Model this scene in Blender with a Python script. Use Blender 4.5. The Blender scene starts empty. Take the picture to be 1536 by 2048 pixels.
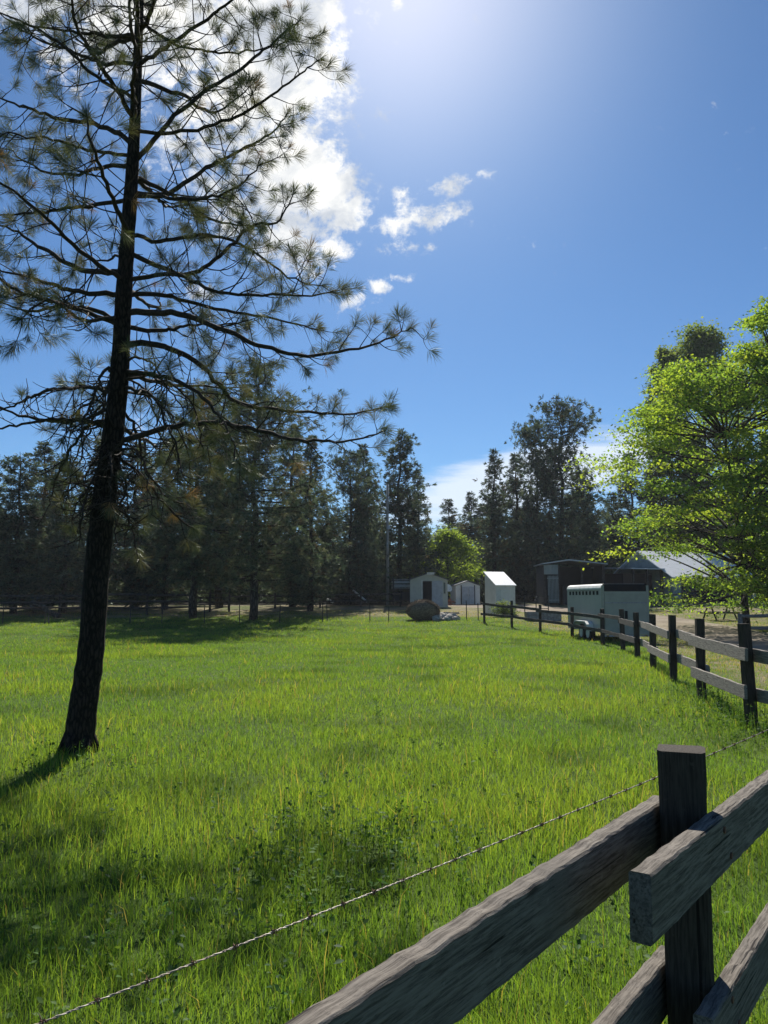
import bpy, math, random
import numpy as np
from mathutils import Vector, Matrix

PI = math.pi
R = math.radians
scn = bpy.context.scene
COL = scn.collection
random.seed(7)
rng = np.random.default_rng(11)

# ------------------------------------------------------------------ camera
F = 1540.0                       # focal length in pixels of the 1536 x 2048 photograph
PITCH = R(6.34)
EYE = 1.65
cd = bpy.data.cameras.new('camera')
cam = bpy.data.objects.new('camera', cd)
COL.objects.link(cam)
cam.location = (0, 0, EYE)
cam.rotation_euler = (R(90) + PITCH, 0, 0)
cd.sensor_fit = 'VERTICAL'
cd.sensor_height = 24
cd.lens = F / 2048 * 24
cd.clip_start = 0.05
cd.clip_end = 3000
scn.camera = cam
scn.render.resolution_x = 768
scn.render.resolution_y = 1024

# ------------------------------------------------------------------ light
SUN_EL, SUN_AZ = R(43.0), R(1.4)          # azimuth measured from +Y towards +X
sd = Vector((math.sin(SUN_AZ) * math.cos(SUN_EL), math.cos(SUN_AZ) * math.cos(SUN_EL), math.sin(SUN_EL)))
sl = bpy.data.lights.new('sun', 'SUN')
sl.energy = 5.0
sl.angle = R(0.53)
sl.color = (1.0, 0.94, 0.84)
so = bpy.data.objects.new('sun', sl)
COL.objects.link(so)
so.rotation_euler = sd.to_track_quat('Z', 'Y').to_euler()
so.location = (0, 30, 60)

vs = scn.view_settings
vs.view_transform = 'Standard'
vs.look = 'None'
vs.exposure = 0.6
vs.gamma = 1.0

# ---- helper for node maths
class NT:
    def __init__(s, tree):
        s.t = tree; s.n = tree.nodes; s.l = tree.links
    def node(s, kind, **kw):
        n = s.n.new(kind)
        for k, v in kw.items(): setattr(n, k, v)
        return n
    def put(s, sock, v):
        if hasattr(v, 'links') or hasattr(v, 'is_output'): s.l.new(v, sock)
        else: sock.default_value = v
    def m(s, op, a, b=None, c=None):
        n = s.n.new('ShaderNodeMath'); n.operation = op
        s.put(n.inputs[0], a)
        if b is not None: s.put(n.inputs[1], b)
        if c is not None: s.put(n.inputs[2], c)
        return n.outputs[0]
    def smooth(s, v, lo, hi, a=0.0, b=1.0):
        n = s.n.new('ShaderNodeMapRange'); n.interpolation_type = 'SMOOTHSTEP'
        s.put(n.inputs['Value'], v); n.inputs['From Min'].default_value = lo; n.inputs['From Max'].default_value = hi
        n.inputs['To Min'].default_value = a; n.inputs['To Max'].default_value = b
        return n.outputs[0]
    def noise(s, vec, scale, detail=4, rough=0.55, dist=0.0):
        n = s.n.new('ShaderNodeTexNoise'); n.inputs['Scale'].default_value = scale
        n.inputs['Detail'].default_value = detail; n.inputs['Roughness'].default_value = rough
        n.inputs['Distortion'].default_value = dist
        if vec is not None: s.l.new(vec, n.inputs['Vector'])
        return n.outputs['Fac']
    def mix(s, f, a, b, mode='MIX'):
        n = s.n.new('ShaderNodeMix'); n.data_type = 'RGBA'; n.blend_type = mode
        s.put(n.inputs[0], f); s.put(n.inputs[6], a); s.put(n.inputs[7], b)
        return n.outputs[2]

def uvdir(px, py):
    """photo pixel -> (x/y, z/y) of its viewing direction (world space, y forward)"""
    u = (px - 768) / F; v = (1024 - py) / F
    y = math.cos(PITCH) - math.sin(PITCH) * v
    z = math.sin(PITCH) + math.cos(PITCH) * v
    return u / y, z / y

def make_world():
    w = bpy.data.worlds.new('World'); scn.world = w; w.use_nodes = True
    T = NT(w.node_tree); T.n.clear()
    out = T.node('ShaderNodeOutputWorld'); bg = T.node('ShaderNodeBackground')
    T.l.new(bg.outputs[0], out.inputs[0])
    sky = T.node('ShaderNodeTexSky', sky_type='NISHITA', sun_disc=False)
    sky.sun_elevation = SUN_EL; sky.sun_rotation = SUN_AZ
    sky.altitude = 800; sky.air_density = 1.0; sky.dust_density = 0.5; sky.ozone_density = 2.2
    tc = T.node('ShaderNodeTexCoord'); sep = T.node('ShaderNodeSeparateXYZ')
    dp = T.node('ShaderNodeVectorMath'); dp.operation = 'DOT_PRODUCT'
    T.l.new(tc.outputs['Generated'], dp.inputs[0]); dp.inputs[1].default_value = tuple(sd)
    aur = T.m('POWER', T.m('MAXIMUM', dp.outputs['Value'], 0.0), 42.0)
    tintc = T.mix(aur, (0.42, 0.63, 0.82, 1), (1.30, 1.27, 1.22, 1))
    skyc = T.mix(1.0, sky.outputs[0], tintc, 'MULTIPLY')
    T.l.new(tc.outputs['Generated'], sep.inputs[0])
    X, Y, Z = sep.outputs
    ys = T.m('MAXIMUM', Y, 0.05)
    U = T.m('DIVIDE', X, ys); V = T.m('DIVIDE', Z, ys)
    cmb = T.node('ShaderNodeCombineXYZ'); T.l.new(U, cmb.inputs[0]); T.l.new(V, cmb.inputs[1])
    vec = cmb.outputs[0]
    # cumulus bank, its stray pieces and the low streaks: ellipses in sky directions, edges eaten by noise
    blobs = [  # px, py, rx, ry, weight
        (90, 10, 230, 75, 1.0), (330, 40, 220, 140, 1.1), (560, 40, 175, 110, 1.15), (520, 190, 170, 130, 1.15),
        (640, 150, 85, 70, 1.0), (560, 330, 130, 130, 1.15), (650, 390, 85, 85, 1.1), (590, 470, 95, 62, 1.05),
        (665, 497, 42, 26, 0.9), (430, 250, 130, 130, 0.85), (470, 400, 60, 60, 0.7),
        (800, 452, 55, 24, 0.84), (850, 434, 66, 32, 0.86), (910, 425, 50, 24, 0.82), (900, 374, 58, 24, 0.78), (930, 362, 40, 20, 0.72), (945, 405, 30, 14, 0.66), (775, 462, 26, 12, 0.68), (815, 495, 48, 16, 0.74), (965, 350, 30, 18, 0.66),
        (708, 602, 48, 18, 0.72), (752, 574, 34, 17, 0.7), (803, 556, 34, 9, 0.66), (395, 588, 34, 18, 0.8),
        (855, 494, 22, 9, 0.7), (800, 385, 24, 16, 0.6), (792, 10, 20, 26, 0.7), (730, 80, 26, 22, 0.7),
        (130, 110, 70, 36, 0.7)]
    acc = None
    for px, py, rx, ry, wt in blobs:
        u0, v0 = uvdir(px, py)
        du = T.m('MULTIPLY', T.m('SUBTRACT', U, u0), F / rx * (1.0 if py > 700 else 0.95))
        dv = T.m('MULTIPLY', T.m('SUBTRACT', V, v0), F / ry * 0.82)
        r2 = T.m('ADD', T.m('MULTIPLY', du, du), T.m('MULTIPLY', dv, dv))
        b = T.m('MULTIPLY', T.m('EXPONENT', T.m('MULTIPLY', r2, -0.75)), wt)
        acc = b if acc is None else T.m('MAXIMUM', acc, b)
    n1 = T.noise(vec, 7.0, 9, 0.68, 0.3)
    n2 = T.noise(vec, 26.0, 8, 0.68, 0.3)
    n3 = T.noise(vec, 75.0, 5, 0.65, 0.2)
    nn = T.m('ADD', T.m('ADD', T.m('MULTIPLY', n1, 0.42), T.m('MULTIPLY', n2, 0.36)), T.m('MULTIPLY', n3, 0.22))
    dens = T.m('ADD', acc, T.m('MULTIPLY', T.m('SUBTRACT', nn, 0.5), 4.2))
    mask = T.smooth(dens, 0.36, 0.95)
    shade = T.smooth(T.noise(vec, 9.0, 6, 0.6, 0.4), 0.35, 0.65)
    # low wispy streaks near the horizon
    st = T.node('ShaderNodeMapping'); st.inputs['Scale'].default_value = (1.4, 9.0, 1); st.inputs['Rotation'].default_value = (0, 0, R(-14))
    T.l.new(vec, st.inputs[0])
    u0, v0 = uvdir(1080, 952)
    du = T.m('MULTIPLY', T.m('SUBTRACT', U, u0), F / 330)
    tilt = T.m('SUBTRACT', T.m('SUBTRACT', V, v0), T.m('MULTIPLY', T.m('SUBTRACT', U, u0), 0.24))
    dv = T.m('MULTIPLY', tilt, F / 62)
    lr = T.m('ADD', T.m('MULTIPLY', du, du), T.m('MULTIPLY', dv, dv))
    low = T.m('EXPONENT', T.m('MULTIPLY', lr, -0.8))
    lowd = T.m('ADD', low, T.m('MULTIPLY', T.m('SUBTRACT', T.noise(st.outputs[0], 5.0, 7, 0.6), 0.5), 1.1))
    lowm = T.m('MULTIPLY', T.smooth(lowd, 0.25, 0.75), 0.8)
    front = T.smooth(Y, 0.08, 0.3)
    mask = T.m('MULTIPLY', mask, front); lowm = T.m('MULTIPLY', lowm, front)
    ccol = T.mix(shade, (5.4, 5.8, 6.4, 1), (10.5, 10.3, 9.7, 1))
    c = T.mix(T.m('MULTIPLY', mask, 0.96), skyc, ccol)
    c = T.mix(lowm, c, (7.6, 8.3, 9.2, 1))
    T.l.new(c, bg.inputs[0])
    bg.inputs[1].default_value = 0.078
    return w
make_world()

# ------------------------------------------------------------------ coordinates, terrain
def P(px, py, d):
    """point on the ray of a photo pixel, d metres in front of the camera (world y)"""
    u, v = uvdir(px, py)
    return Vector((u * d, d, EYE + v * d))

_tab = rng.random((256, 256))
def vnoise(x, y, s):
    x = np.asarray(x, float) * s + 1000.0; y = np.asarray(y, float) * s + 1000.0
    xi = np.floor(x).astype(int); yi = np.floor(y).astype(int)
    fx = x - xi; fy = y - yi
    fx = fx * fx * (3 - 2 * fx); fy = fy * fy * (3 - 2 * fy)
    a = _tab[xi % 256, yi % 256]; b = _tab[(xi + 1) % 256, yi % 256]
    c = _tab[xi % 256, (yi + 1) % 256]; d = _tab[(xi + 1) % 256, (yi + 1) % 256]
    return (a * (1 - fx) + b * fx) * (1 - fy) + (c * (1 - fx) + d * fx) * fy

def gz(x, y):
    """terrain height"""
    x = np.asarray(x, float); y = np.asarray(y, float)
    t = np.clip((y - 30) / 38, 0, 1); t = t * t * (3 - 2 * t)
    z = 1.22 * t
    z = z + 0.10 * (vnoise(x, y, 0.12) - 0.5) * np.clip(y / 20, 0, 1) + 0.035 * (vnoise(x, y, 0.7) - 0.5)
    # the old furrow bank along the right-hand fence
    return z
def gzf(x, y): return float(gz(x, y))
def onground(px, d):
    u, _ = uvdir(px, 1195)
    return Vector((u * d, d, gzf(u * d, d)))
def ghit(px, py):
    """where the ray of a photo pixel meets the terrain"""
    lo, hi = 1.5, 300.0
    u, v = uvdir(px, py)
    for d in np.arange(2.0, 200, 0.25):
        if EYE + v * d <= gzf(u * d, d):
            return Vector((u * d, d, gzf(u * d, d)))
    return Vector((u * 90, 90, gzf(u * 90, 90)))

FPOSTS = [(1487, 10.0), (1390, 12.6), (1337, 15.5), (1298, 18.5), (1268, 22.0), (1240, 25.0), (1200, 28.0),
          (1140, 32.0), (1077, 35.5), (1021, 38.5), (967, 41.5)]
_fy = np.array([0, 2.4, 5, 8] + [d for _, d in FPOSTS]); _fx = np.array([-1.0, 0.92, 2.9, 4.6] + [(p - 768) / F * d for p, d in FPOSTS])
ROADPX = [(1750, 1330), (1536, 1288), (1450, 1268), (1380, 1252), (1300, 1238), (1220, 1229), (1120, 1222), (1020, 1214), (930, 1209), (860, 1207)]
ROAD = [ghit(*p) for p in ROADPX]
ROAD_W = [2.6, 2.4, 2.3, 2.3, 2.4, 2.6, 3.0, 3.2, 3.0, 2.2]
def road_dist(x, y):
    x = np.asarray(x, float); y = np.asarray(y, float)
    best = np.full(x.shape, 1e9)
    for i in range(len(ROAD) - 1):
        a = ROAD[i]; b = ROAD[i + 1]
        dx, dy = b.x - a.x, b.y - a.y
        t = np.clip(((x - a.x) * dx + (y - a.y) * dy) / (dx * dx + dy * dy), 0, 1)
        w = ROAD_W[i] * (1 - t) + ROAD_W[i + 1] * t
        best = np.minimum(best, np.hypot(x - a.x - t * dx, y - a.y - t * dy) / w)
    return best
def dry(x, y):
    x = np.asarray(x, float); y = np.asarray(y, float)
    xf = np.interp(y, _fy, _fx)
    out = np.clip((x - xf - 0.3) / 1.6, 0, 1) * np.clip((y - 6) / 4, 0, 1) * 0.62
    far = np.clip((y - 45 - 3 * (vnoise(x, y, 0.15) - 0.5)) / 4, 0, 1) * 0.8
    n = vnoise(x, y, 0.45)
    return np.clip(np.maximum(out, far) * (0.65 + 0.7 * n), 0, 1)

# ------------------------------------------------------------------ mesh + object helpers
class MB:
    def __init__(s): s.v = []; s.f = []
    def add(s, vs, fs):
        o = len(s.v); s.v += [tuple(v) for v in vs]; s.f += [tuple(i + o for i in f) for f in fs]; return s
    def box(s, lo, hi, M=None):
        x0, y0, z0 = lo; x1, y1, z1 = hi
        vs = [Vector(c) for c in ((x0, y0, z0), (x1, y0, z0), (x1, y1, z0), (x0, y1, z0), (x0, y0, z1), (x1, y0, z1), (x1, y1, z1), (x0, y1, z1))]
        if M is not None: vs = [M @ v for v in vs]
        return s.add(vs, [(0, 3, 2, 1), (4, 5, 6, 7), (0, 1, 5, 4), (1, 2, 6, 5), (2, 3, 7, 6), (3, 0, 4, 7)])
    def prism(s, poly, y0, y1, M=None):
        """poly in (x, z), extruded in y"""
        n = len(poly)
        vs = [Vector((x, y0, z)) for x, z in poly] + [Vector((x, y1, z)) for x, z in poly]
        if M is not None: vs = [M @ v for v in vs]
        fs = [tuple(range(n)), tuple(range(2 * n - 1, n - 1, -1))]
        fs += [((i + 1) % n, i, n + i, n + (i + 1) % n) for i in range(n)]
        return s.add(vs, fs)
    def tube(s, pts, rad, n=7, cap=True):
        pts = [Vector(p) for p in pts]; m = len(pts)
        if not hasattr(rad, '__len__'): rad = [rad] * m
        vs = []; ref = None
        for i, p in enumerate(pts):
            t = (pts[min(i + 1, m - 1)] - pts[max(i - 1, 0)])
            if t.length < 1e-9: t = Vector((0, 0, 1))
            t.normalize()
            if ref is None: ref = t.orthogonal().normalized()
            ref = (ref - t * ref.dot(t))
            if ref.length < 1e-6: ref = t.orthogonal()
            ref.normalize(); b = t.cross(ref)
            for k in range(n):
                a = 2 * PI * k / n
                vs.append(p + (ref * math.cos(a) + b * math.sin(a)) * rad[i])
        fs = []
        for i in range(m - 1):
            for k in range(n):
                fs.append((i * n + k, i * n + (k + 1) % n, (i + 1) * n + (k + 1) % n, (i + 1) * n + k))
        if cap: fs += [tuple(range(n - 1, -1, -1)), tuple(range((m - 1) * n, m * n))]
        return s.add(vs, fs)
    def disc(s, c, axis, r, h, n=14):
        c = Vector(c); a = Vector(axis).normalized()
        return s.tube([c - a * h / 2, c + a * h / 2], r, n)
    def mesh(s, name):
        me = bpy.data.meshes.new(name); me.from_pydata(s.v, [], s.f); me.update(); return me
    def build(s, name, mat, parent=None, smooth=False):
        me = s.mesh(name); me.materials.append(mat)
        if smooth: me.polygons.foreach_set('use_smooth', [True] * len(me.polygons))
        return link(name, me, parent)

def link(name, me, parent=None):
    o = bpy.data.objects.new(name, me); COL.objects.link(o)
    if parent is not None: o.parent = parent
    return o
def tag(o, label, cat, group=None):
    o['label'] = label; o['category'] = cat
    if group: o['group'] = group
    return o
def struct(o): o['kind'] = 'structure'; return o
def stuff(o): o['kind'] = 'stuff'; return o
def thing(name, loc, label, cat, rz=0, group=None):
    o = bpy.data.objects.new(name, None); COL.objects.link(o)
    o.empty_display_size = 0.3
    o.location = loc; o.rotation_euler = (0, 0, rz)
    return tag(o, label, cat, group)
def npmesh(name, V, Fa, nper, mat, col=None, smooth=False):
    """V (n,3), Fa (m,nper) index array; col (n,3)"""
    me = bpy.data.meshes.new(name)
    me.vertices.add(len(V)); me.vertices.foreach_set('co', np.ascontiguousarray(V, dtype=np.float32).ravel())
    me.loops.add(Fa.size); me.loops.foreach_set('vertex_index', np.ascontiguousarray(Fa, dtype=np.int32).ravel())
    me.polygons.add(len(Fa)); me.polygons.foreach_set('loop_start', np.arange(0, Fa.size, nper, dtype=np.int32))
    if smooth: me.polygons.foreach_set('use_smooth', np.ones(len(Fa), dtype=bool))
    me.update(calc_edges=True)
    if col is not None:
        ca = me.color_attributes.new('tint', 'FLOAT_COLOR', 'POINT')
        c4 = np.ones((len(V), 4), dtype=np.float32); c4[:, :3] = col
        ca.data.foreach_set('color', c4.ravel())
    me.materials.append(mat)
    return me

# ------------------------------------------------------------------ materials
def new_mat(name):
    m = bpy.data.materials.new(name); m.use_nodes = True
    T = NT(m.node_tree); b = T.n['Principled BSDF']
    return m, T, b
def simple(name, c1, c2=None, rough=0.8, scale=6.0, stretch=(1, 1, 1), bump=0.2, bscale=None, metal=0.0, spec=0.3):
    m, T, b = new_mat(name)
    tc = T.node('ShaderNodeTexCoord'); mp = T.node('ShaderNodeMapping'); mp.inputs['Scale'].default_value = stretch
    T.l.new(tc.outputs['Object'], mp.inputs[0]); v = mp.outputs[0]
    c2 = c2 or tuple(x * 0.7 for x in c1)
    n = T.noise(v, scale, 6, 0.62)
    col = T.mix(T.smooth(n, 0.35, 0.65), (*c2, 1), (*c1, 1))
    T.l.new(col, b.inputs['Base Color'])
    b.inputs['Roughness'].default_value = rough; b.inputs['Metallic'].default_value = metal
    b.inputs['Specular IOR Level'].default_value = spec
    if bump:
        bn = T.node('ShaderNodeBump'); bn.inputs['Strength'].default_value = bump; bn.inputs['Distance'].default_value = 0.02
        T.l.new(T.noise(v, bscale or scale * 3, 5, 0.65), bn.inputs['Height']); T.l.new(bn.outputs[0], b.inputs['Normal'])
    return m
def leafy(name, trans=0.45, tcol=(1.25, 1.15, 0.35), gloss=0.06, rough=0.45, base=None):
    """leaf / needle / blade: diffuse + light coming through + a little sheen; colour from the tint attribute"""
    m = bpy.data.materials.new(name); m.use_nodes = True
    T = NT(m.node_tree); T.n.clear()
    out = T.node('ShaderNodeOutputMaterial')
    if base is None:
        at = T.node('ShaderNodeVertexColor', layer_name='tint'); c = at.outputs['Color']
    else:
        rgb = T.node('ShaderNodeRGB'); rgb.outputs[0].default_value = (*base, 1); c = rgb.outputs[0]
    d = T.node('ShaderNodeBsdfDiffuse'); t = T.node('ShaderNodeBsdfTranslucent'); g = T.node('ShaderNodeBsdfGlossy')
    T.l.new(c, d.inputs[0]); T.l.new(T.mix(1.0, c, (*tcol, 1), 'MULTIPLY'), t.inputs[0])
    g.inputs['Roughness'].default_value = rough; g.inputs[0].default_value = (0.8, 0.85, 0.8, 1)
    s1 = T.node('ShaderNodeMixShader'); s1.inputs[0].default_value = trans
    T.l.new(d.outputs[0], s1.inputs[1]); T.l.new(t.outputs[0], s1.inputs[2])
    s2 = T.node('ShaderNodeMixShader'); s2.inputs[0].default_value = gloss
    T.l.new(s1.outputs[0], s2.inputs[1]); T.l.new(g.outputs[0], s2.inputs[2])
    T.l.new(s2.outputs[0], out.inputs[0])
    return m
def wood(name, c1, c2, c3, wave=1.0, bump=0.42):
    """weathered board: fibres along local x, cracks and pale flakes"""
    m, T, b = new_mat(name)
    tc = T.node('ShaderNodeTexCoord'); mp = T.node('ShaderNodeMapping'); mp.inputs['Scale'].default_value = (3.5, 60, 60)
    T.l.new(tc.outputs['Object'], mp.inputs[0]); v = mp.outputs[0]
    f = T.noise(v, 2.2 * wave, 8, 0.7, 0.25)
    big = T.noise(tc.outputs['Object'], 3.0, 5, 0.6)
    fl = T.noise(tc.outputs['Object'], 26.0, 6, 0.7)
    col = T.mix(T.smooth(f, 0.36, 0.62), (*c2, 1), (*c1, 1))
    col = T.mix(T.m('MULTIPLY', T.smooth(big, 0.5, 0.72), 0.7), col, (*c3, 1))
    crack = T.smooth(T.noise(v, 5.0 * wave, 3, 0.5, 0.6), 0.62, 0.68)
    mp2 = T.node('ShaderNodeMapping'); mp2.inputs['Scale'].default_value = (0.9, 34, 34); T.l.new(tc.outputs['Object'], mp2.inputs[0])
    split = T.smooth(T.noise(mp2.outputs[0], 1.6, 2, 0.4, 0.35), 0.685, 0.70)
    mp3 = T.node('ShaderNodeMapping'); mp3.inputs['Scale'].default_value = (2.6, 7, 7); T.l.new(tc.outputs['Object'], mp3.inputs[0])
    vo = T.node('ShaderNodeTexVoronoi'); vo.inputs['Scale'].default_value = 1.0; T.l.new(mp3.outputs[0], vo.inputs['Vector'])
    knot = T.smooth(vo.outputs['Distance'], 0.05, 0.13, 1.0, 0.0)
    col = T.mix(T.m('MULTIPLY', crack, 0.45), col, (0.02, 0.016, 0.013, 1))
    col = T.mix(T.m('MULTIPLY', knot, 0.75), col, (0.03, 0.02, 0.014, 1))
    crack = T.m('MAXIMUM', T.m('MULTIPLY', crack, 0.5), split)
    col = T.mix(T.m('MULTIPLY', split, 0.9), col, (0.010, 0.008, 0.007, 1))
    col = T.mix(T.m('MULTIPLY', T.smooth(fl, 0.62, 0.7), 0.35), col, tuple(min(1, x * 1.7) for x in c1) + (1,))
    T.l.new(col, b.inputs['Base Color']); b.inputs['Roughness'].default_value = 0.88
    b.inputs['Specular IOR Level'].default_value = 0.2
    h = T.m('SUBTRACT', T.m('ADD', T.m('MULTIPLY', f, 0.8), T.m('MULTIPLY', fl, 0.4)), T.m('MULTIPLY', crack, 0.9))
    bn = T.node('ShaderNodeBump'); bn.inputs['Strength'].default_value = bump; bn.inputs['Distance'].default_value = 0.008
    T.l.new(h, bn.inputs['Height']); T.l.new(bn.outputs[0], b.inputs['Normal'])
    return m
def bark(name, c1, c2, sc=1.0):
    m, T, b = new_mat(name)
    tc = T.node('ShaderNodeTexCoord'); mp = T.node('ShaderNodeMapping'); mp.inputs['Scale'].default_value = (14 * sc, 14 * sc, 4 * sc)
    T.l.new(tc.outputs['Object'], mp.inputs[0])
    vo = T.node('ShaderNodeTexVoronoi', feature='DISTANCE_TO_EDGE'); vo.inputs['Scale'].default_value = 1.0
    dm = T.node('ShaderNodeVectorMath'); dm.operation = 'ADD'
    ns = T.node('ShaderNodeTexNoise'); ns.inputs['Scale'].default_value = 2.0; ns.inputs['Detail'].default_value = 5
    T.l.new(mp.outputs[0], ns.inputs['Vector']); T.l.new(mp.outputs[0], dm.inputs[0]); T.l.new(ns.outputs['Color'], dm.inputs[1])
    T.l.new(dm.outputs[0], vo.inputs['Vector'])
    e = T.smooth(vo.outputs['Distance'], 0.02, 0.28)
    col = T.mix(e, (*c2, 1), (*c1, 1))
    T.l.new(col, b.inputs['Base Color']); b.inputs['Roughness'].default_value = 0.92; b.inputs['Specular IOR Level'].default_value = 0.15
    bn = T.node('ShaderNodeBump'); bn.inputs['Strength'].default_value = 0.8; bn.inputs['Distance'].default_value = 0.02
    T.l.new(T.m('ADD', e, T.m('MULTIPLY', ns.outputs['Fac'], 0.5)), bn.inputs['Height']); T.l.new(bn.outputs[0], b.inputs['Normal'])
    return m
def ribbed(name, c, scale=30, rough=0.45, metal=0.3, dirt=0.25, axis='X'):
    """corrugated or boarded sheet"""
    m, T, b = new_mat(name)
    tc = T.node('ShaderNodeTexCoord'); w = T.node('ShaderNodeTexWave', wave_type='BANDS', bands_direction=axis); w.inputs['Scale'].default_value = scale / 6.28
    T.l.new(tc.outputs['Object'], w.inputs['Vector'])
    n = T.noise(tc.outputs['Object'], 2.5, 6, 0.65)
    col = T.mix(T.m('MULTIPLY', T.smooth(n, 0.45, 0.7), dirt), (*c, 1), tuple(x * 0.45 for x in c) + (1,))
    col = T.mix(T.m('MULTIPLY', T.smooth(w.outputs['Fac'], 0.0, 0.12, 1, 0), 0.4), col, tuple(x * 0.4 for x in c) + (1,))
    T.l.new(col, b.inputs['Base Color']); b.inputs['Roughness'].default_value = rough; b.inputs['Metallic'].default_value = metal
    bn = T.node('ShaderNodeBump'); bn.inputs['Strength'].default_value = 0.5; bn.inputs['Distance'].default_value = 0.03
    T.l.new(w.outputs['Fac'], bn.inputs['Height']); T.l.new(bn.outputs[0], b.inputs['Normal'])
    return m

M = {}
M['rail'] = wood('weathered_rail', (0.30, 0.275, 0.24), (0.13, 0.115, 0.10), (0.20, 0.185, 0.165))
M['rail_dark'] = wood('dark_rail', (0.20, 0.178, 0.152), (0.070, 0.060, 0.050), (0.125, 0.112, 0.096))
M['post'] = wood('dark_post', (0.065, 0.054, 0.043), (0.026, 0.021, 0.017), (0.045, 0.04, 0.033))
M['corral'] = simple('corral_wood', (0.07, 0.065, 0.06), (0.03, 0.028, 0.026), 0.9)
M['bark'] = bark('pine_bark', (0.045, 0.034, 0.027), (0.014, 0.011, 0.009), 1.9)
M['twig'] = simple('pine_twig', (0.05, 0.036, 0.028), (0.025, 0.019, 0.015), 0.9, 40)
M['barkg'] = bark('grey_bark', (0.10, 0.085, 0.07), (0.03, 0.025, 0.02), 0.6)
M['needle'] = leafy('pine_needle', 0.40, (1.15, 1.0, 0.5), 0.06, 0.45)
M['fneedle'] = leafy('far_needle', 0.40, (0.95, 1.0, 0.75), 0.03, 0.5)
M['leaf'] = leafy('bright_leaf', 0.68, (1.3, 1.2, 0.3), 0.012, 0.5)
M['blade'] = leafy('grass_blade', 0.58, (1.3, 1.15, 0.42), 0.02, 0.5)
M['weed'] = leafy('weed_leaf', 0.45, (1.3, 1.2, 0.35), 0.008, 0.5)
M['white'] = simple('white_paint', (0.74, 0.75, 0.72), (0.60, 0.61, 0.57), 0.6, 3, bump=0.05)
M['cream'] = ribbed('cream_boards', (0.50, 0.52, 0.46), 26, 0.7, 0.0, 0.3)
M['shedw'] = ribbed('white_boards', (0.68, 0.70, 0.68), 22, 0.65, 0.0, 0.25)
M['door'] = simple('pale_door', (0.42, 0.46, 0.50), (0.34, 0.37, 0.41), 0.6, 4, bump=0.05)
M['dark'] = simple('dark_interior', (0.012, 0.012, 0.014), (0.008, 0.008, 0.01), 0.9, 3, bump=0)
M['roofw'] = ribbed('white_metal_roof', (0.80, 0.82, 0.83), 28, 0.38, 0.25, 0.1)
M['roofg'] = ribbed('grey_metal_roof', (0.42, 0.47, 0.52), 24, 0.45, 0.35, 0.25)
M['roofb'] = ribbed('barn_metal_roof', (0.82, 0.85, 0.86), 20, 0.35, 0.15, 0.2)
M['shingle'] = simple('grey_shingles', (0.15, 0.17, 0.18), (0.10, 0.11, 0.12), 0.85, 12)
M['barnwall'] = ribbed('grey_green_boards', (0.24, 0.30, 0.30), 18, 0.8, 0.0, 0.4)
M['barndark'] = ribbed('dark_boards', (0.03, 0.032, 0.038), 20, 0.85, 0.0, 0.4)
M['redboard'] = ribbed('old_red_boards', (0.05, 0.034, 0.034), 20, 0.85, 0.0, 0.4)
M['tgrey'] = ribbed('trailer_side', (0.60, 0.62, 0.60), 9, 0.4, 0.2, 0.2)
M['trear_shaded'] = simple('trailer_rear_shaded', (0.36, 0.36, 0.28), (0.30, 0.30, 0.235), 0.5, 2.0, bump=0.04)  # rear darker than the side: its shade is put into the colour
M['rubber'] = simple('rubber', (0.02, 0.02, 0.02), (0.012, 0.012, 0.012), 0.85, 10)
M['steel'] = simple('steel', (0.35, 0.36, 0.37), (0.22, 0.22, 0.22), 0.45, 12, metal=0.7)
M['wire'] = simple('galvanised_wire', (0.36, 0.34, 0.31), (0.20, 0.16, 0.13), 0.5, 60, metal=0.4, bump=0)
M['rust'] = simple('rusty_wire', (0.20, 0.10, 0.06), (0.10, 0.05, 0.035), 0.85, 60)
M['pole'] = simple('pole_wood', (0.36, 0.34, 0.31), (0.26, 0.24, 0.22), 0.9, 6, (6, 6, 0.5))
M['lamp'] = simple('lamp_metal', (0.5, 0.52, 0.54), (0.4, 0.42, 0.43), 0.4, 8)
M['hay'] = simple('old_hay', (0.24, 0.18, 0.12), (0.085, 0.062, 0.045), 0.95, 9, (1, 1, 3), bump=0.9)
M['stone'] = simple('pale_stone', (0.42, 0.40, 0.36), (0.24, 0.23, 0.21), 0.9, 7, bump=0.5)
M['brick'] = simple('red_brick', (0.28, 0.10, 0.07), (0.17, 0.06, 0.045), 0.9, 10)
M['blue'] = simple('blue_grey_paint', (0.13, 0.17, 0.23), (0.09, 0.12, 0.17), 0.5, 3, bump=0.05)
M['glass'] = simple('dark_glass', (0.03, 0.035, 0.04), (0.02, 0.02, 0.025), 0.12, 3, bump=0, spec=0.6)
M['trough'] = simple('trough_metal', (0.22, 0.24, 0.27), (0.13, 0.14, 0.16), 0.5, 8, metal=0.4)

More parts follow.
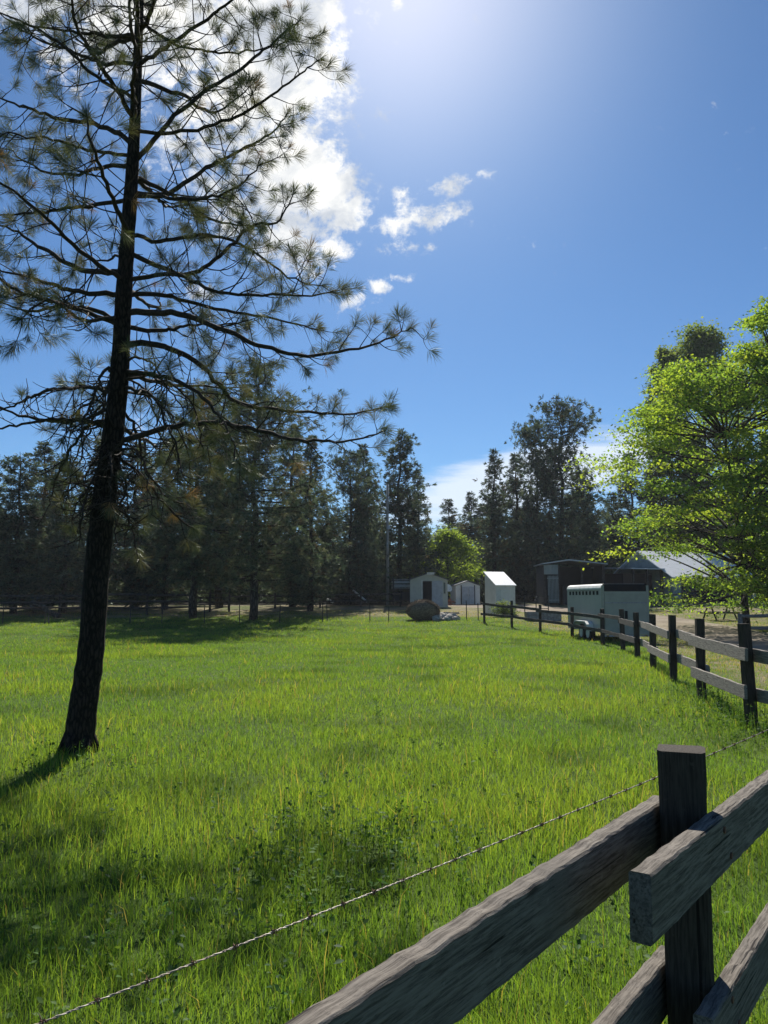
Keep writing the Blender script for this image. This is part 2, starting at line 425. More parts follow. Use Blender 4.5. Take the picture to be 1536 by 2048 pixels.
# ------------------------------------------------------------------ ground and road
def ground_mat():
    m, T, b = new_mat('field_ground')
    tc = T.node('ShaderNodeTexCoord'); v = tc.outputs['Object']
    at = T.node('ShaderNodeVertexColor', layer_name='tint')
    sp = T.node('ShaderNodeSeparateColor'); T.l.new(at.outputs[0], sp.inputs[0])
    n1 = T.noise(v, 0.35, 6, 0.6); n2 = T.noise(v, 5.0, 6, 0.7); n3 = T.noise(v, 30.0, 4, 0.7)
    green = T.mix(T.smooth(n1, 0.4, 0.62), (0.065, 0.115, 0.022, 1), (0.095, 0.145, 0.028, 1))
    green = T.mix(T.smooth(n2, 0.35, 0.7), green, (0.050, 0.085, 0.018, 1))
    dryc = T.mix(T.smooth(n2, 0.35, 0.65), (0.17, 0.155, 0.075, 1), (0.25, 0.21, 0.14, 1))
    dryc = T.mix(T.smooth(n1, 0.48, 0.60), dryc, (0.10, 0.12, 0.035, 1))
    c = T.mix(T.smooth(T.m('ADD', sp.outputs[0], T.m('MULTIPLY', T.m('SUBTRACT', n2, 0.5), 0.5)), 0.25, 0.65), green, dryc)
    c = T.mix(T.smooth(sp.outputs[1], 0.3, 0.8), c, (0.022, 0.020, 0.014, 1))  # wood floor coloured dark to stand for the trees' shade
    c = T.mix(T.m('MULTIPLY', T.smooth(n3, 0.5, 0.75), 0.5), c, (0.03, 0.035, 0.012, 1))
    T.l.new(c, b.inputs['Base Color']); b.inputs['Roughness'].default_value = 0.95; b.inputs['Specular IOR Level'].default_value = 0.1
    bn = T.node('ShaderNodeBump'); bn.inputs['Strength'].default_value = 0.7; bn.inputs['Distance'].default_value = 0.05
    T.l.new(T.m('ADD', n2, n3), bn.inputs['Height']); T.l.new(bn.outputs[0], b.inputs['Normal'])
    return m
def make_ground():
    xs = np.concatenate([-np.geomspace(600, 45, 12)[:-1], np.arange(-45, 45.1, 0.6), np.geomspace(45, 600, 12)[1:]])
    ys = np.concatenate([-np.geomspace(300, 6, 10)[:-1], np.arange(-6, 90.1, 0.6), np.geomspace(90, 1200, 14)[1:]])
    X, Y = np.meshgrid(xs, ys)
    Z = gz(X, Y)
    V = np.stack([X.ravel(), Y.ravel(), Z.ravel()], 1)
    nx, ny = len(xs), len(ys)
    i = (np.arange(ny - 1)[:, None] * nx + np.arange(nx - 1)[None, :]).ravel()
    Fa = np.stack([i, i + 1, i + nx + 1, i + nx], 1)
    d = dry(V[:, 0], V[:, 1])
    wood_shade = np.clip((V[:, 1] - 57) / 5, 0, 1) * (V[:, 0] < 12) + np.clip((V[:, 1] - 72) / 6, 0, 1) * (V[:, 0] >= 12)  # mask of the painted shade under the wood
    colr = np.stack([d, wood_shade, d * 0], 1)
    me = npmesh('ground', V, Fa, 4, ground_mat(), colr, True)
    struct(link('ground', me))
make_ground()
def make_road():
    m, T, b = new_mat('dirt_road')
    tc = T.node('ShaderNodeTexCoord'); v = tc.outputs['Object']
    n1 = T.noise(v, 0.8, 6, 0.6); n2 = T.noise(v, 9.0, 6, 0.7)
    c = T.mix(T.smooth(n1, 0.35, 0.65), (0.20, 0.165, 0.125, 1), (0.27, 0.23, 0.18, 1))
    c = T.mix(T.m('MULTIPLY', T.smooth(n2, 0.45, 0.7), 0.5), c, (0.12, 0.10, 0.08, 1))
    T.l.new(c, b.inputs['Base Color']); b.inputs['Roughness'].default_value = 0.95; b.inputs['Specular IOR Level'].default_value = 0.1
    bn = T.node('ShaderNodeBump'); bn.inputs['Strength'].default_value = 0.6; bn.inputs['Distance'].default_value = 0.04
    T.l.new(n2, bn.inputs['Height']); T.l.new(bn.outputs[0], b.inputs['Normal'])
    pts = []
    for i in range(len(ROAD) - 1):
        for k in range(8):
            t = k / 8; pts.append((ROAD[i].lerp(ROAD[i + 1], t), ROAD_W[i] * (1 - t) + ROAD_W[i + 1] * t))
    pts.append((ROAD[-1], ROAD_W[-1]))
    V = []; n = 9
    for i, (p, w) in enumerate(pts):
        t = (pts[min(i + 1, len(pts) - 1)][0] - pts[max(i - 1, 0)][0]); t.z = 0; t.normalize()
        s = Vector((-t.y, t.x, 0))
        for k in range(n):
            a = (k / (n - 1) * 2 - 1) * w * (1 + 0.14 * (random.random() - 0.5) * (k in (0, n - 1)))
            q = p + s * a
            V.append((q.x, q.y, gzf(q.x, q.y) + 0.03 - (0.05 if k in (0, n - 1) else 0)))
    V = np.array(V); m_ = len(pts)
    i = (np.arange(m_ - 1)[:, None] * n + np.arange(n - 1)[None, :]).ravel()
    Fa = np.stack([i, i + 1, i + n + 1, i + n], 1)
    struct(link('dirt_road', npmesh('dirt_road', V, Fa, 4, m, None, True)))
make_road()

# ------------------------------------------------------------------ grass (nobody could count it)
def make_grass(N=620000):
    # distance sampled so that blades per picture area stay even, widths grow with distance
    u = rng.random(N)
    d0, d1 = 1.6, 52.0
    e = 0.72
    d = (d0 ** e + u * (d1 ** e - d0 ** e)) ** (1 / e) 
    d = d0 + (d - d0)
    ang = rng.uniform(-R(33), R(33), N)
    x = d * np.tan(ang) + rng.uniform(-0.8, 0.8, N); y = d
    rd = road_dist(x, y)
    dr = dry(x, y)
    cl = vnoise(x, y, 1.7); cl2 = vnoise(x + 40, y, 0.5); cl3 = vnoise(x, y + 90, 5.0)
    keep = (rd > 0.97 + 0.3 * (cl3 - 0.5)) & (rng.random(N) > dr * 0.55) & (rng.random(N) < 0.55 + 0.6 * cl3)
    x, y, d, dr, cl, cl2, cl3 = [a[keep] for a in (x, y, d, dr, cl, cl2, cl3)]
    n = len(x)
    h = (0.055 + 0.10 * rng.random(n) ** 1.7) * (0.65 + 0.75 * cl) * (0.8 + 0.5 * cl2)
    stalk = rng.random(n) < 0.006 + 0.010 * (cl2 > 0.6)
    h *= np.where(stalk, 1.9, 1.0)
    h *= np.where(dr > 0.3, 0.75, 1.0) * np.interp(d, [2, 10, 50], [1.1, 0.85, 0.6])
    w = np.clip(0.0022 + 0.00040 * d, 0.0028, 0.022) * rng.uniform(0.7, 1.4, n)
    az = rng.uniform(0, 2 * PI, n); lean = rng.uniform(0.05, 0.55, n) * h; laz = rng.uniform(0, 2 * PI, n)
    base = np.stack([x, y, gz(x, y) - 0.01], 1)
    side = np.stack([np.cos(az), np.sin(az), 0 * az], 1) * w[:, None] * 0.5
    ldir = np.stack([np.cos(laz), np.sin(laz), 0 * az], 1)
    mid = base + ldir * (lean * 0.30)[:, None]; mid[:, 2] += h * 0.55
    tip = base + ldir * (lean * 1.25)[:, None]; tip[:, 2] += h * rng.uniform(0.85, 1.0, n)
    V = np.stack([base - side, base + side, mid + side * 0.85, mid - side * 0.85, tip], 1).reshape(-1, 3)
    i = np.arange(n) * 5
    tris = np.concatenate([np.stack([i, i + 1, i + 2], 1), np.stack([i, i + 2, i + 3], 1), np.stack([i + 3, i + 2, i + 4], 1)])
    g1 = np.array([0.120, 0.240, 0.050]); g2 = np.array([0.240, 0.350, 0.060]); gd = np.array([0.055, 0.110, 0.032]); gs = np.array([0.36, 0.33, 0.13])
    t = np.clip(0.30 + 0.85 * (cl2 - 0.5) + rng.normal(0, 0.28, n), 0, 1)[:, None]
    c = g1 * (1 - t) + g2 * t
    dk = np.clip((vnoise(x + 7, y + 3, 0.9) - 0.62) * 4, 0, 1)[:, None] * 0.65
    c = c * (1 - dk) + gd * dk
    s = (rng.random(n) < 0.025 * (cl > 0.5) + 0.008 + 0.55 * dr)[:, None]
    s = s | (stalk[:, None] & (rng.random((n, 1)) < 0.7))
    c = np.where(s, gs * rng.uniform(0.6, 1.1, (n, 1)), c) * (1 + rng.uniform(-0.22, 0.22, (n, 1)) * np.clip(12 / d, 0.3, 1)[:, None])
    c = np.repeat(c, 5, axis=0)
    me = npmesh('grass', V, tris, 3, M['blade'], c)
    stuff(link('grass', me))
make_grass()

def make_weeds():
    """broad leaved ground cover in loose patches"""
    cen = []
    spots = [(600, 1680, 0.5, 46), (560, 1760, 0.35, 26), (700, 1700, 0.4, 22), (660, 1830, 0.35, 24), (820, 1690, 0.35, 14), (210, 1560, 0.4, 22),
             (1440, 1430, 0.45, 80), (1490, 1460, 0.45, 110), (1400, 1395, 0.3, 40), (1345, 1350, 0.3, 24), (1520, 1490, 0.4, 50), (160, 1930, 0.4, 18), (400, 1900, 0.5, 16), (980, 1600, 0.4, 12), (90, 1500, 0.5, 14), (740, 1460, 0.6, 14)]
    L = []
    for px, py, r, k in spots:
        c = ghit(px, py)
        for _ in range(k):
            q = (c.x + random.gauss(0, r), c.y + random.gauss(0, r * 1.2)); L.append(q)
    for _ in range(150):
        d = random.uniform(3, 14); L.append((d * math.tan(random.uniform(-R(30), R(30))), d))
    V = []; Fs = []; C = []
    for (x, y) in L:
        z = gzf(x, y); hh = random.uniform(0.06, 0.26) * (1.5 if x > 3 and y > 7 else 1); nl = random.randint(6, 14)
        col = np.array(random.choice([(0.05, 0.12, 0.025), (0.075, 0.15, 0.035), (0.10, 0.17, 0.05), (0.04, 0.09, 0.03)]))
        o = len(V); sx = random.uniform(-0.03, 0.03)
        V += [Vector((x - 0.003, y, z)), Vector((x + 0.003, y, z)), Vector((x + sx + 0.002, y, z + hh)), Vector((x + sx - 0.002, y, z + hh))]
        Fs += [(o, o + 1, o + 2), (o, o + 2, o + 3)]; C += [col] * 4
        for j in range(nl):
            a = random.uniform(0, 2 * PI); el = random.uniform(-0.2, 1.1); ln = random.uniform(0.02, 0.05)
            b0 = Vector((x, y, z + hh * random.uniform(0.1, 1))) + Vector((math.cos(a), math.sin(a), 0)) * random.uniform(0, 0.05)
            dr_ = Vector((math.cos(a) * math.cos(el), math.sin(a) * math.cos(el), math.sin(el)))
            sd_ = Vector((-math.sin(a), math.cos(a), random.uniform(-0.3, 0.3))) * ln * 0.32
            o = len(V)
            V += [b0, b0 + dr_ * ln * 0.45 + sd_, b0 + dr_ * ln + Vector((0, 0, -ln * 0.2)), b0 + dr_ * ln * 0.45 - sd_]
            Fs += [(o, o + 1, o + 2), (o, o + 2, o + 3)]
            cc = col * random.uniform(0.8, 1.3); C += [cc] * 4
    me = npmesh('weeds', np.array([tuple(v) for v in V]), np.array(Fs), 3, M['weed'], np.array(C))
    stuff(link('weeds', me))
make_weeds()

# ------------------------------------------------------------------ wooden rail fence (foreground post and the run along the road)
def board(name, a, b, h, t, mat, parent, jitter=0.0, seg=10, roll=0.0):
    """rail between two points, its long axis the object's local x, height h, thickness t"""
    a = Vector(a); b = Vector(b); d = b - a; L = d.length; xax = d.normalized()
    yax = Vector((0, 0, 1)).cross(xax).normalized(); zax = xax.cross(yax)
    if roll: q = Matrix.Rotation(roll, 3, xax); yax = q @ yax; zax = q @ zax
    v = []; n = seg + 1; ring = 8; c = min(t, h) * 0.10
    for i in range(n):
        x = L * i / seg - L / 2
        e = [(-t / 2, -h / 2 + c), (-t / 2 + c, -h / 2), (t / 2 - c, -h / 2), (t / 2, -h / 2 + c), (t / 2, h / 2 - c), (t / 2 - c, h / 2), (-t / 2 + c, h / 2), (-t / 2, h / 2 - c)]
        wob = jitter * math.sin(i * 1.7 + L * 3) * 0.5 + jitter * random.uniform(-0.5, 0.5)
        wob2 = jitter * random.uniform(-0.6, 0.6)
        for k, (yy, zz) in enumerate(e):
            jz = wob if zz > 0 else wob2
            v.append((x + (random.uniform(-1, 1) * jitter * 0.7 if i in (0, seg) else 0), yy + random.uniform(-1, 1) * jitter * 0.18, zz + jz + random.uniform(-1, 1) * jitter * 0.2))
    f = []
    for i in range(n - 1):
        for k in range(ring):
            f.append((i * ring + k, i * ring + (k + 1) % ring, (i + 1) * ring + (k + 1) % ring, (i + 1) * ring + k))
    f += [tuple(range(ring - 1, -1, -1)), tuple(range((n - 1) * ring, n * ring))]
    me = bpy.data.meshes.new(name); me.from_pydata(v, [], f); me.materials.append(mat); me.update()
    o = link(name, me, parent)
    Mx = Matrix((xax, yax, zax)).transposed().to_4x4(); Mx.translation = (a + b) / 2 - (parent.location if parent else Vector((0, 0, 0)))
    o.matrix_local = Mx
    return o

def rect_post(name, base, top, w, t, az, mat, parent, jitter=0.003):
    a = Vector(base); b = Vector(top); o = board(name, a, b, w, t, mat, parent, jitter, 14)
    zax = (b - a).normalized(); fx = Vector((math.cos(az), math.sin(az), 0)); fx = (fx - zax * fx.dot(zax)).normalized()
    yv = zax.cross(fx)
    Mx = Matrix((zax, yv, fx)).transposed().to_4x4()       # local x up, local z along az
    # keep the frame right-handed
    if Mx.to_3x3().determinant() < 0: Mx = Matrix((zax, -yv, fx)).transposed().to_4x4()
    Mx.translation = (a + b) / 2 - parent.location
    o.matrix_local = Mx
    return o

fence = thing('rail_fence', (0.92, 2.4, 0), 'weathered board fence curving from the big near post round to the far corner post', 'fence')
FAZ = math.atan2(1540, 1935 - 768)                  # ground direction of the near rails
fd = Vector((math.cos(FAZ), math.sin(FAZ), 0)); fn = Vector((fd.y, -fd.x, 0))   # fn points to the camera side (right/near)
P0 = P(1362, 1497, 2.35); pw = 0.130
pc = Vector((P0.x, 2.35, 0))
post0 = rect_post('post', (pc.x, pc.y, -0.1), (pc.x, pc.y, P0.z), pw, 0.12, R(-22), M['post'], fence, 0.003)
rt = 0.05; rh = 0.150
def rail_line(px_, py_, d_, back, fwd, name='rail', mat=M['rail_dark'], dz=0.0):
    c = P(px_, py_, d_)
    return board(name, c - fd * back, c + fd * fwd + Vector((0, 0, dz)), rh, rt, mat, fence, 0.006, 60)
# upper and lower rails: left ones on the far face of the post, right ones on the near face
NEAR = []
def near_rails():
    off = 0.093
    # z of rail centres at the post
    cl = pc - fn * off; cr = pc + fn * off
    zA = P(1313, 1652, 2.3).z; 
    NEAR.append(board('rail', Vector((cl.x, cl.y, 0.968)) - fd * 2.6, Vector((cl.x, cl.y, 0.962)) + fd * 0.10, rh, rt, M['rail_dark'], fence, 0.003, 90))
    NEAR.append(board('rail', Vector((cr.x, cr.y, 0.972)) - fd * 0.65, Vector((cr.x, cr.y, 0.905)) + fd * 2.55, rh, rt, M['rail_dark'], fence, 0.003, 90))
    NEAR.append(board('rail', Vector((cl.x, cl.y, 0.505)) - fd * 2.6, Vector((cl.x, cl.y, 0.515)) + fd * 0.10, rh, rt, M['rail_dark'], fence, 0.003, 90))
    NEAR.append(board('rail', Vector((cr.x, cr.y, 0.50)) - fd * 0.22, Vector((cr.x, cr.y, 0.51)) + fd * 2.55, rh, rt, M['rail_dark'], fence, 0.003, 90))
near_rails()
def bolts():
    for z in (0.955, 0.505):
        for dx, dz_ in ((-0.03, 0.045), (0.03, -0.04)):
            c = pc + fn * (0.093 + rt / 2 + 0.001) + fd * dx; c.z = z + dz_
            MB().disc(c - fence.location, fn, 0.0095, 0.006, 10).build('bolt', M['rust'], fence)
bolts()
# posts out of the frame to the right that carry the fence round to the visible run
run = [pc, pc + fd * 2.45, pc + fd * 4.7 + Vector((0.1, 0.3, 0)), Vector((4.75, 7.9, 0))]
run += [Vector(((p - 768) / F * d, d, 0)) for p, d in FPOSTS]
left_post = pc - fd * 2.55
lp = rect_post('post', (left_post.x, left_post.y, -0.1), (left_post.x, left_post.y, 1.2), pw, pw, FAZ, M['post'], fence)
for i, q in enumerate(run):
    if i == 0: continue
    z = gzf(q.x, q.y); top = 1.27 + random.uniform(-0.04, 0.05) + (0.22 if i == len(run) - 1 else 0)
    lx, ly = random.uniform(-0.03, 0.03), random.uniform(-0.03, 0.03)
    rect_post('post', (q.x, q.y, z - 0.15), (q.x + lx, q.y + ly, z + top), 0.128, 0.118, R(random.uniform(-12, 12)), M['post'], fence)
for i in range(1, len(run) - 1):
    a = run[i]; b = run[i + 1]; dd = (b - a).normalized(); nn = Vector((dd.y, -dd.x, 0))
    sgn = 1 if (i % 2 and i < 9) else -1
    if i >= 9: sgn = -1
    for zz in ((0.94, 0.46) if i < 9 else (1.0, 0.5)):
        ja, jb = random.uniform(-0.04, 0.04), random.uniform(-0.05, 0.04)
        pa = a + nn * 0.09 * sgn - dd * random.uniform(0.1, 0.26); pb = b + nn * 0.09 * sgn + dd * random.uniform(0.1, 0.26)
        board('rail', (pa.x, pa.y, gzf(pa.x, pa.y) + zz + ja), (pb.x, pb.y, gzf(pb.x, pb.y) + zz + jb), 0.165 if i < 9 else 0.12, 0.04,
              M['rail'] if i < 8 else M['corral'], fence, 0.008, 12, random.uniform(-0.05, 0.05))

# ------------------------------------------------------------------ barbed wire
def make_wire():
    W2 = P(92, 2046, 2.0) + Vector((0, 0, 0.032)); W0 = P(1560, 1452, 5.1) + Vector((0, 0, 0.03)); mid = P(800, 1758, 0)  # direction only
    dirv = (W2 - W0).normalized()
    A = W0 + (W0 - W2) * 0.25; B = W2 + dirv * 1.6
    root = thing('barbed_wire', (A.x, A.y, A.z), 'single twisted strand of barbed wire sagging across the grass beside the near rail', 'wire')
    def pt(t):
        p = A.lerp(B, t); p.z -= 0.04 * 4 * t * (1 - t); return p - root.location
    n = 420
    mb = MB()
    L = (A - B).length
    for ph in (0, PI):
        pts = []
        for i in range(n + 1):
            t = i / n; p = pt(t); a = t * L * 2 * PI / 0.055 + ph
            q = dirv.orthogonal().normalized(); r = dirv.cross(q)
            pts.append(p + (q * math.cos(a) + r * math.sin(a)) * 0.0022)
        mb.tube(pts, 0.0016, 5)
    mb.build('strand', M['wire'], root, True)
    k = 0; s = 0.08
    while s < L:
        t = s / L; p = pt(t); b = MB()
        q = dirv.orthogonal().normalized(); r = dirv.cross(q)
        coil = [p + dirv * (0.016 * (j / 14 - 0.5)) + (q * math.cos(j * 0.9) + r * math.sin(j * 0.9)) * 0.0052 for j in range(15)]
        b.tube(coil, 0.0017, 5)
        for sg in range(4):
            a = sg * PI / 2 + random.uniform(-0.5, 0.5)
            dr_ = (q * math.cos(a) + r * math.sin(a) + dirv * random.uniform(-0.4, 0.4)).normalized()
            b.tube([p + dr_ * 0.003, p + dr_ * 0.021], [0.0019, 0.0006], 5)
        b.build('barb', M['rust'], root)
        s += 0.135
    # the two stakes that carry it, both outside the picture
    for nm, e in (('left', B), ('right', A)):
        o = thing('fence_stake', (e.x, e.y, gzf(e.x, e.y)), 'thin wooden stake outside the picture on the %s holding the barbed wire' % nm, 'stake')
        MB().tube([(0, 0.02, -0.1), (0.01, 0.02, e.z + 0.12)], [0.035, 0.03], 9).build('shaft', M['post'], o)
        MB().box((-0.006, -0.02, e.z - 0.01), (0.006, 0.012, e.z + 0.01)).build('staple', M['steel'], o)
make_wire()

# ------------------------------------------------------------------ the tall pine on the left
class Tufts:
    """collects needle tufts: position, axis, length, colour"""
    def __init__(s): s.p = []; s.a = []; s.l = []; s.c = []
    def add(s, p, a, l, c): s.p.append(tuple(p)); s.a.append(tuple(a)); s.l.append(l); s.c.append(c)
    def build(s, name, mat, parent, per=46, width=0.0032, spread=(0.15, 1.45), back=0.10, droop=0.1):
        p = np.array(s.p); a = np.array(s.a); l = np.array(s.l); c = np.array(s.c); n = len(p)
        a /= np.linalg.norm(a, axis=1, keepdims=True) + 1e-9
        p = np.repeat(p, per, 0); a = np.repeat(a, per, 0); l = np.repeat(l, per); c = np.repeat(c, per, 0); N = n * per
        rnd = rng.normal(size=(N, 3)); pr = rnd - a * (rnd * a).sum(1, keepdims=True); pr /= np.linalg.norm(pr, axis=1, keepdims=True) + 1e-9
        th = rng.uniform(spread[0], spread[1], N)[:, None]
        d = a * np.cos(th) + pr * np.sin(th)
        ln = (l * rng.uniform(0.7, 1.1, N))[:, None]
        b = p - a * (rng.random(N)[:, None] * back)
        sd_ = np.cross(d, rng.normal(size=(N, 3))); sd_ /= np.linalg.norm(sd_, axis=1, keepdims=True) + 1e-9
        wd = width * rng.uniform(0.7, 1.3, (N, 1)) * 0.5
        tip = b + d * ln; tip[:, 2] -= ln[:, 0] * droop
        mid = b + d * ln * 0.5
        V = np.stack([b - sd_ * wd * 0.7, mid + sd_ * wd, tip, mid - sd_ * wd], 1).reshape(-1, 3)
        i = np.arange(N) * 4
        Fa = np.stack([i, i + 1, i + 2, i + 3], 1)
        C = np.repeat(c * rng.uniform(0.7, 1.3, (N, 1)), 4, 0)
        return link(name, npmesh(name, V, Fa, 4, mat, C), parent)

def curve(pts, n):
    """Catmull-Rom resample"""
    pts = [Vector(p) for p in pts]; m = len(pts) - 1; out = []
    for i in range(n + 1):
        t = i / n * m; k = min(int(t), m - 1); f = t - k
        p0 = pts[max(k - 1, 0)]; p1 = pts[k]; p2 = pts[k + 1]; p3 = pts[min(k + 2, m)]
        out.append(0.5 * ((2 * p1) + (p2 - p0) * f + (2 * p0 - 5 * p1 + 4 * p2 - p3) * f * f + (3 * p1 - p0 - 3 * p2 + p3) * f ** 3))
    return out

def big_pine():
    D = 8.3
    base = ghit(157, 1512); D = base.y
    root = thing('pine_tree', (base.x, base.y, base.z), 'tall open pine leaning slightly right in the left foreground, its trunk rooted in the grass', 'tree')
    off = root.location.copy()
    tr = [(157, 1540), (163, 1440), (182, 1300), (193, 1150), (206, 1020), (222, 900), (238, 760), (247, 600), (257, 450), (267, 300), (274, 150), (280, 0), (285, -180), (291, -420), (297, -700)]
    tw = [62, 54, 50, 47, 44, 40, 35, 31, 27, 23, 19, 16, 12, 8, 3]
    tp = [P(x, y, D) - off for x, y in tr]
    tp[0].z = -0.15
    trad = [w / 2 / F * D * (1.0 + 0.008 * i) for i, w in enumerate(tw)]
    cp = curve(tp, 90); cr = [float(np.interp(i / 90 * (len(tr) - 1), range(len(tr)), trad)) * (1 + 0.05 * random.uniform(-1, 1)) for i in range(91)]
    cr[0] *= 1.15; cr[1] *= 1.08
    mb = MB(); mb.tube(cp, cr, 16)
    # root flare
    for k in range(6):
        a = k * 1.05 + 0.3; mb.tube([Vector((0.06 * math.cos(a), 0.06 * math.sin(a), 0.28)) , Vector((0.17 * math.cos(a), 0.17 * math.sin(a), 0.04)), Vector((0.24 * math.cos(a), 0.24 * math.sin(a), -0.08))], [0.07, 0.045, 0.02], 8)
    mb.build('trunk', M['bark'], root, True)
    def trunk_at(z):
        for i in range(len(cp) - 1):
            if cp[i].z <= z <= cp[i + 1].z:
                f = (z - cp[i].z) / (cp[i + 1].z - cp[i].z); return cp[i].lerp(cp[i + 1], f), cr[i]
        return cp[-1], cr[-1]
    br = MB(); tf = Tufts(); dead = MB()
    GR = [(0.085, 0.11, 0.055), (0.07, 0.095, 0.05), (0.115, 0.12, 0.065), (0.08, 0.10, 0.055)]
    BR = [(0.21, 0.13, 0.055), (0.17, 0.12, 0.06)]
    def col(live): return np.array(random.choice(GR) if random.random() > 0.03 else random.choice(BR))
    def twig(p, d, L, r, live, lvl, M_):
        # arching twig: leaves sideways/down, turns up at its tip
        d = d.normalized(); n = 6; pts = [p]; cur = d.copy()
        side = Vector((random.gauss(0, 1), random.gauss(0, 1), random.gauss(0, 0.5))) * 0.16
        up0 = random.uniform(-0.30, -0.02); up1 = random.uniform(0.12, 0.42)
        for i in range(n):
            f = i / (n - 1)
            cur = (cur + side * (1 - f) * 0.8 + Vector((0, 0, up0 * (1 - f) + up1 * f))).normalized()
            pts.append(pts[-1] + cur * L / n)
        M_.tube(pts, [r * (1 - 0.6 * i / n) for i in range(n + 1)], 5)
        if live:
            tf.add(pts[-1], cur, random.uniform(0.11, 0.21), col(True))
            if L > 0.32 and random.random() < 0.55: tf.add(pts[-2], (pts[-2] - pts[-3]), random.uniform(0.12, 0.17), col(True))
        if lvl > 0:
            for _ in range(random.randint(1, 2) if L > 0.3 else random.randint(0, 1)):
                k = random.randint(2, n - 1)
                dd = (pts[k] - pts[k - 1]).normalized(); rr = Vector((random.gauss(0, 1), random.gauss(0, 1), random.gauss(0, 0.7)))
                rr = (rr - dd * rr.dot(dd)).normalized()
                twig(pts[k], dd * 0.7 + rr * 0.8, L * random.uniform(0.35, 0.65), r * 0.62, live, lvl - 1, M_)
    def limb(pts, r0, r1, live=1.0, start=0.16, gap=0.13, tl=0.62, M_=None):
        M_ = M_ or br
        n = max(10, len(pts) * 5); c = curve(pts, n)
        for i in range(2, n): c[i] = c[i] + Vector((random.gauss(0, 1), random.gauss(0, 1), random.gauss(0, 1))) * 0.010
        rad = [r0 * (1 - i / n) ** 0.8 + r1 for i in range(n + 1)]
        M_.tube(c, rad, 7)
        s = 0; nxt = start * sum((c[i + 1] - c[i]).length for i in range(n)); tot = sum((c[i + 1] - c[i]).length for i in range(n))
        for i in range(n):
            s += (c[i + 1] - c[i]).length
            while s > nxt:
                f = nxt / tot; nxt += gap * random.uniform(0.6, 1.4)
                t = (c[i + 1] - c[i]).normalized(); rr = Vector((random.gauss(0, 1), random.gauss(0, 1), random.gauss(0, 0.55)))
                rr = (rr - t * rr.dot(t)).normalized()
                lv = random.random() < live and f > 0.2
                twig(c[i + 1], t * random.uniform(0.3, 0.8) + rr, tl * random.uniform(0.45, 1.15) * (1.15 - 0.5 * f), 0.0085 * (1.2 - 0.5 * f), lv, 1, M_)
        if live > 0:
            tf.add(c[-1], c[-1] - c[-2], 0.18, col(True)); tf.add(c[-2], c[-2] - c[-4], 0.16, col(True))
    # traced limbs: photo pixels, how far the tip reaches back (+) or forward (-), base radius, liveliness
    TR = [
        ([(274, 318), (350, 232), (440, 165), (520, 108), (575, 60), (600, 40)], 0.5, 0.030, 0.9),
        ([(279, 128), (345, 84), (420, 32), (470, -5), (520, -40)], -0.4, 0.026, 1),
        ([(283, 45), (350, 88), (420, 104), (520, 100), (590, 75)], 0.9, 0.018, 1),
        ([(270, 262), (360, 263), (460, 240), (530, 200), (600, 150), (640, 120)], -0.7, 0.022, 1),
        ([(267, 386), (335, 388), (400, 345), (470, 306), (540, 268), (575, 225)], 0.9, 0.034, 1),
        ([(266, 392), (340, 396), (420, 395), (480, 370), (520, 330)], -0.9, 0.022, 1),
        ([(256, 505), (370, 548), (440, 510), (500, 455), (560, 438), (588, 380)], 0.3, 0.030, 0.9),
        ([(252, 560), (350, 550), (430, 582), (560, 592), (670, 585)], -0.8, 0.028, 1),
        ([(247, 625), (340, 625), (430, 652), (520, 692), (620, 710), (740, 690), (822, 655)], 0.2, 0.042, 1),
        ([(244, 690), (325, 690), (400, 728), (470, 800), (560, 820), (690, 828), (782, 812)], 0.7, 0.040, 0.8),
        ([(242, 742), (320, 752), (400, 790), (450, 850), (480, 930)], -0.8, 0.030, 0.5),
        ([(225, 885), (330, 858), (430, 844), (520, 862), (620, 882), (700, 880), (772, 862)], -0.3, 0.036, 0.55),
        ([(226, 900), (290, 960), (350, 1030), (390, 1060)], 0.6, 0.020, 0.4),
        ([(250, 590), (330, 590), (440, 620), (560, 640), (640, 660)], 1.2, 0.030, 1),
        ([(258, 470), (330, 480), (430, 470), (500, 500), (590, 560), (650, 570)], 1.3, 0.026, 1),
        ([(272, 128), (200, 125), (140, 100), (60, 70), (-10, 20)], 0.4, 0.026, 1),
        ([(268, 198), (190, 150), (110, 82), (40, 42), (-30, 20)], -0.6, 0.022, 1),
        ([(266, 288), (200, 250), (110, 236), (40, 212), (-20, 185)], 0.3, 0.034, 0.9),
        ([(265, 312), (180, 300), (100, 276), (-10, 264)], -0.9, 0.022, 1),
        ([(262, 330), (200, 335), (140, 352), (60, 330), (20, 300)], 1.0, 0.028, 1),
        ([(258, 400), (150, 415), (60, 426), (-20, 430)], 0.2, 0.026, 0.9),
        ([(250, 545), (170, 540), (90, 502), (40, 466), (-30, 440)], 0.5, 0.038, 0.9),
        ([(250, 590), (150, 582), (80, 560), (-20, 536)], -0.7, 0.034, 0.9),
        ([(247, 640), (150, 612), (60, 622), (-10, 600)], 0.9, 0.030, 1),
        ([(246, 630), (170, 640), (100, 600), (40, 640)], -1.2, 0.024, 1),
    ]
    for pts, dep, r0, live in TR:
        n = len(pts); q = [P(x, y, D + dep * i / (n - 1)) - off for i, (x, y) in enumerate(pts)]
        limb(q, r0 * 0.85, 0.005, live, gap=0.135 if live > 0.7 else 0.16)
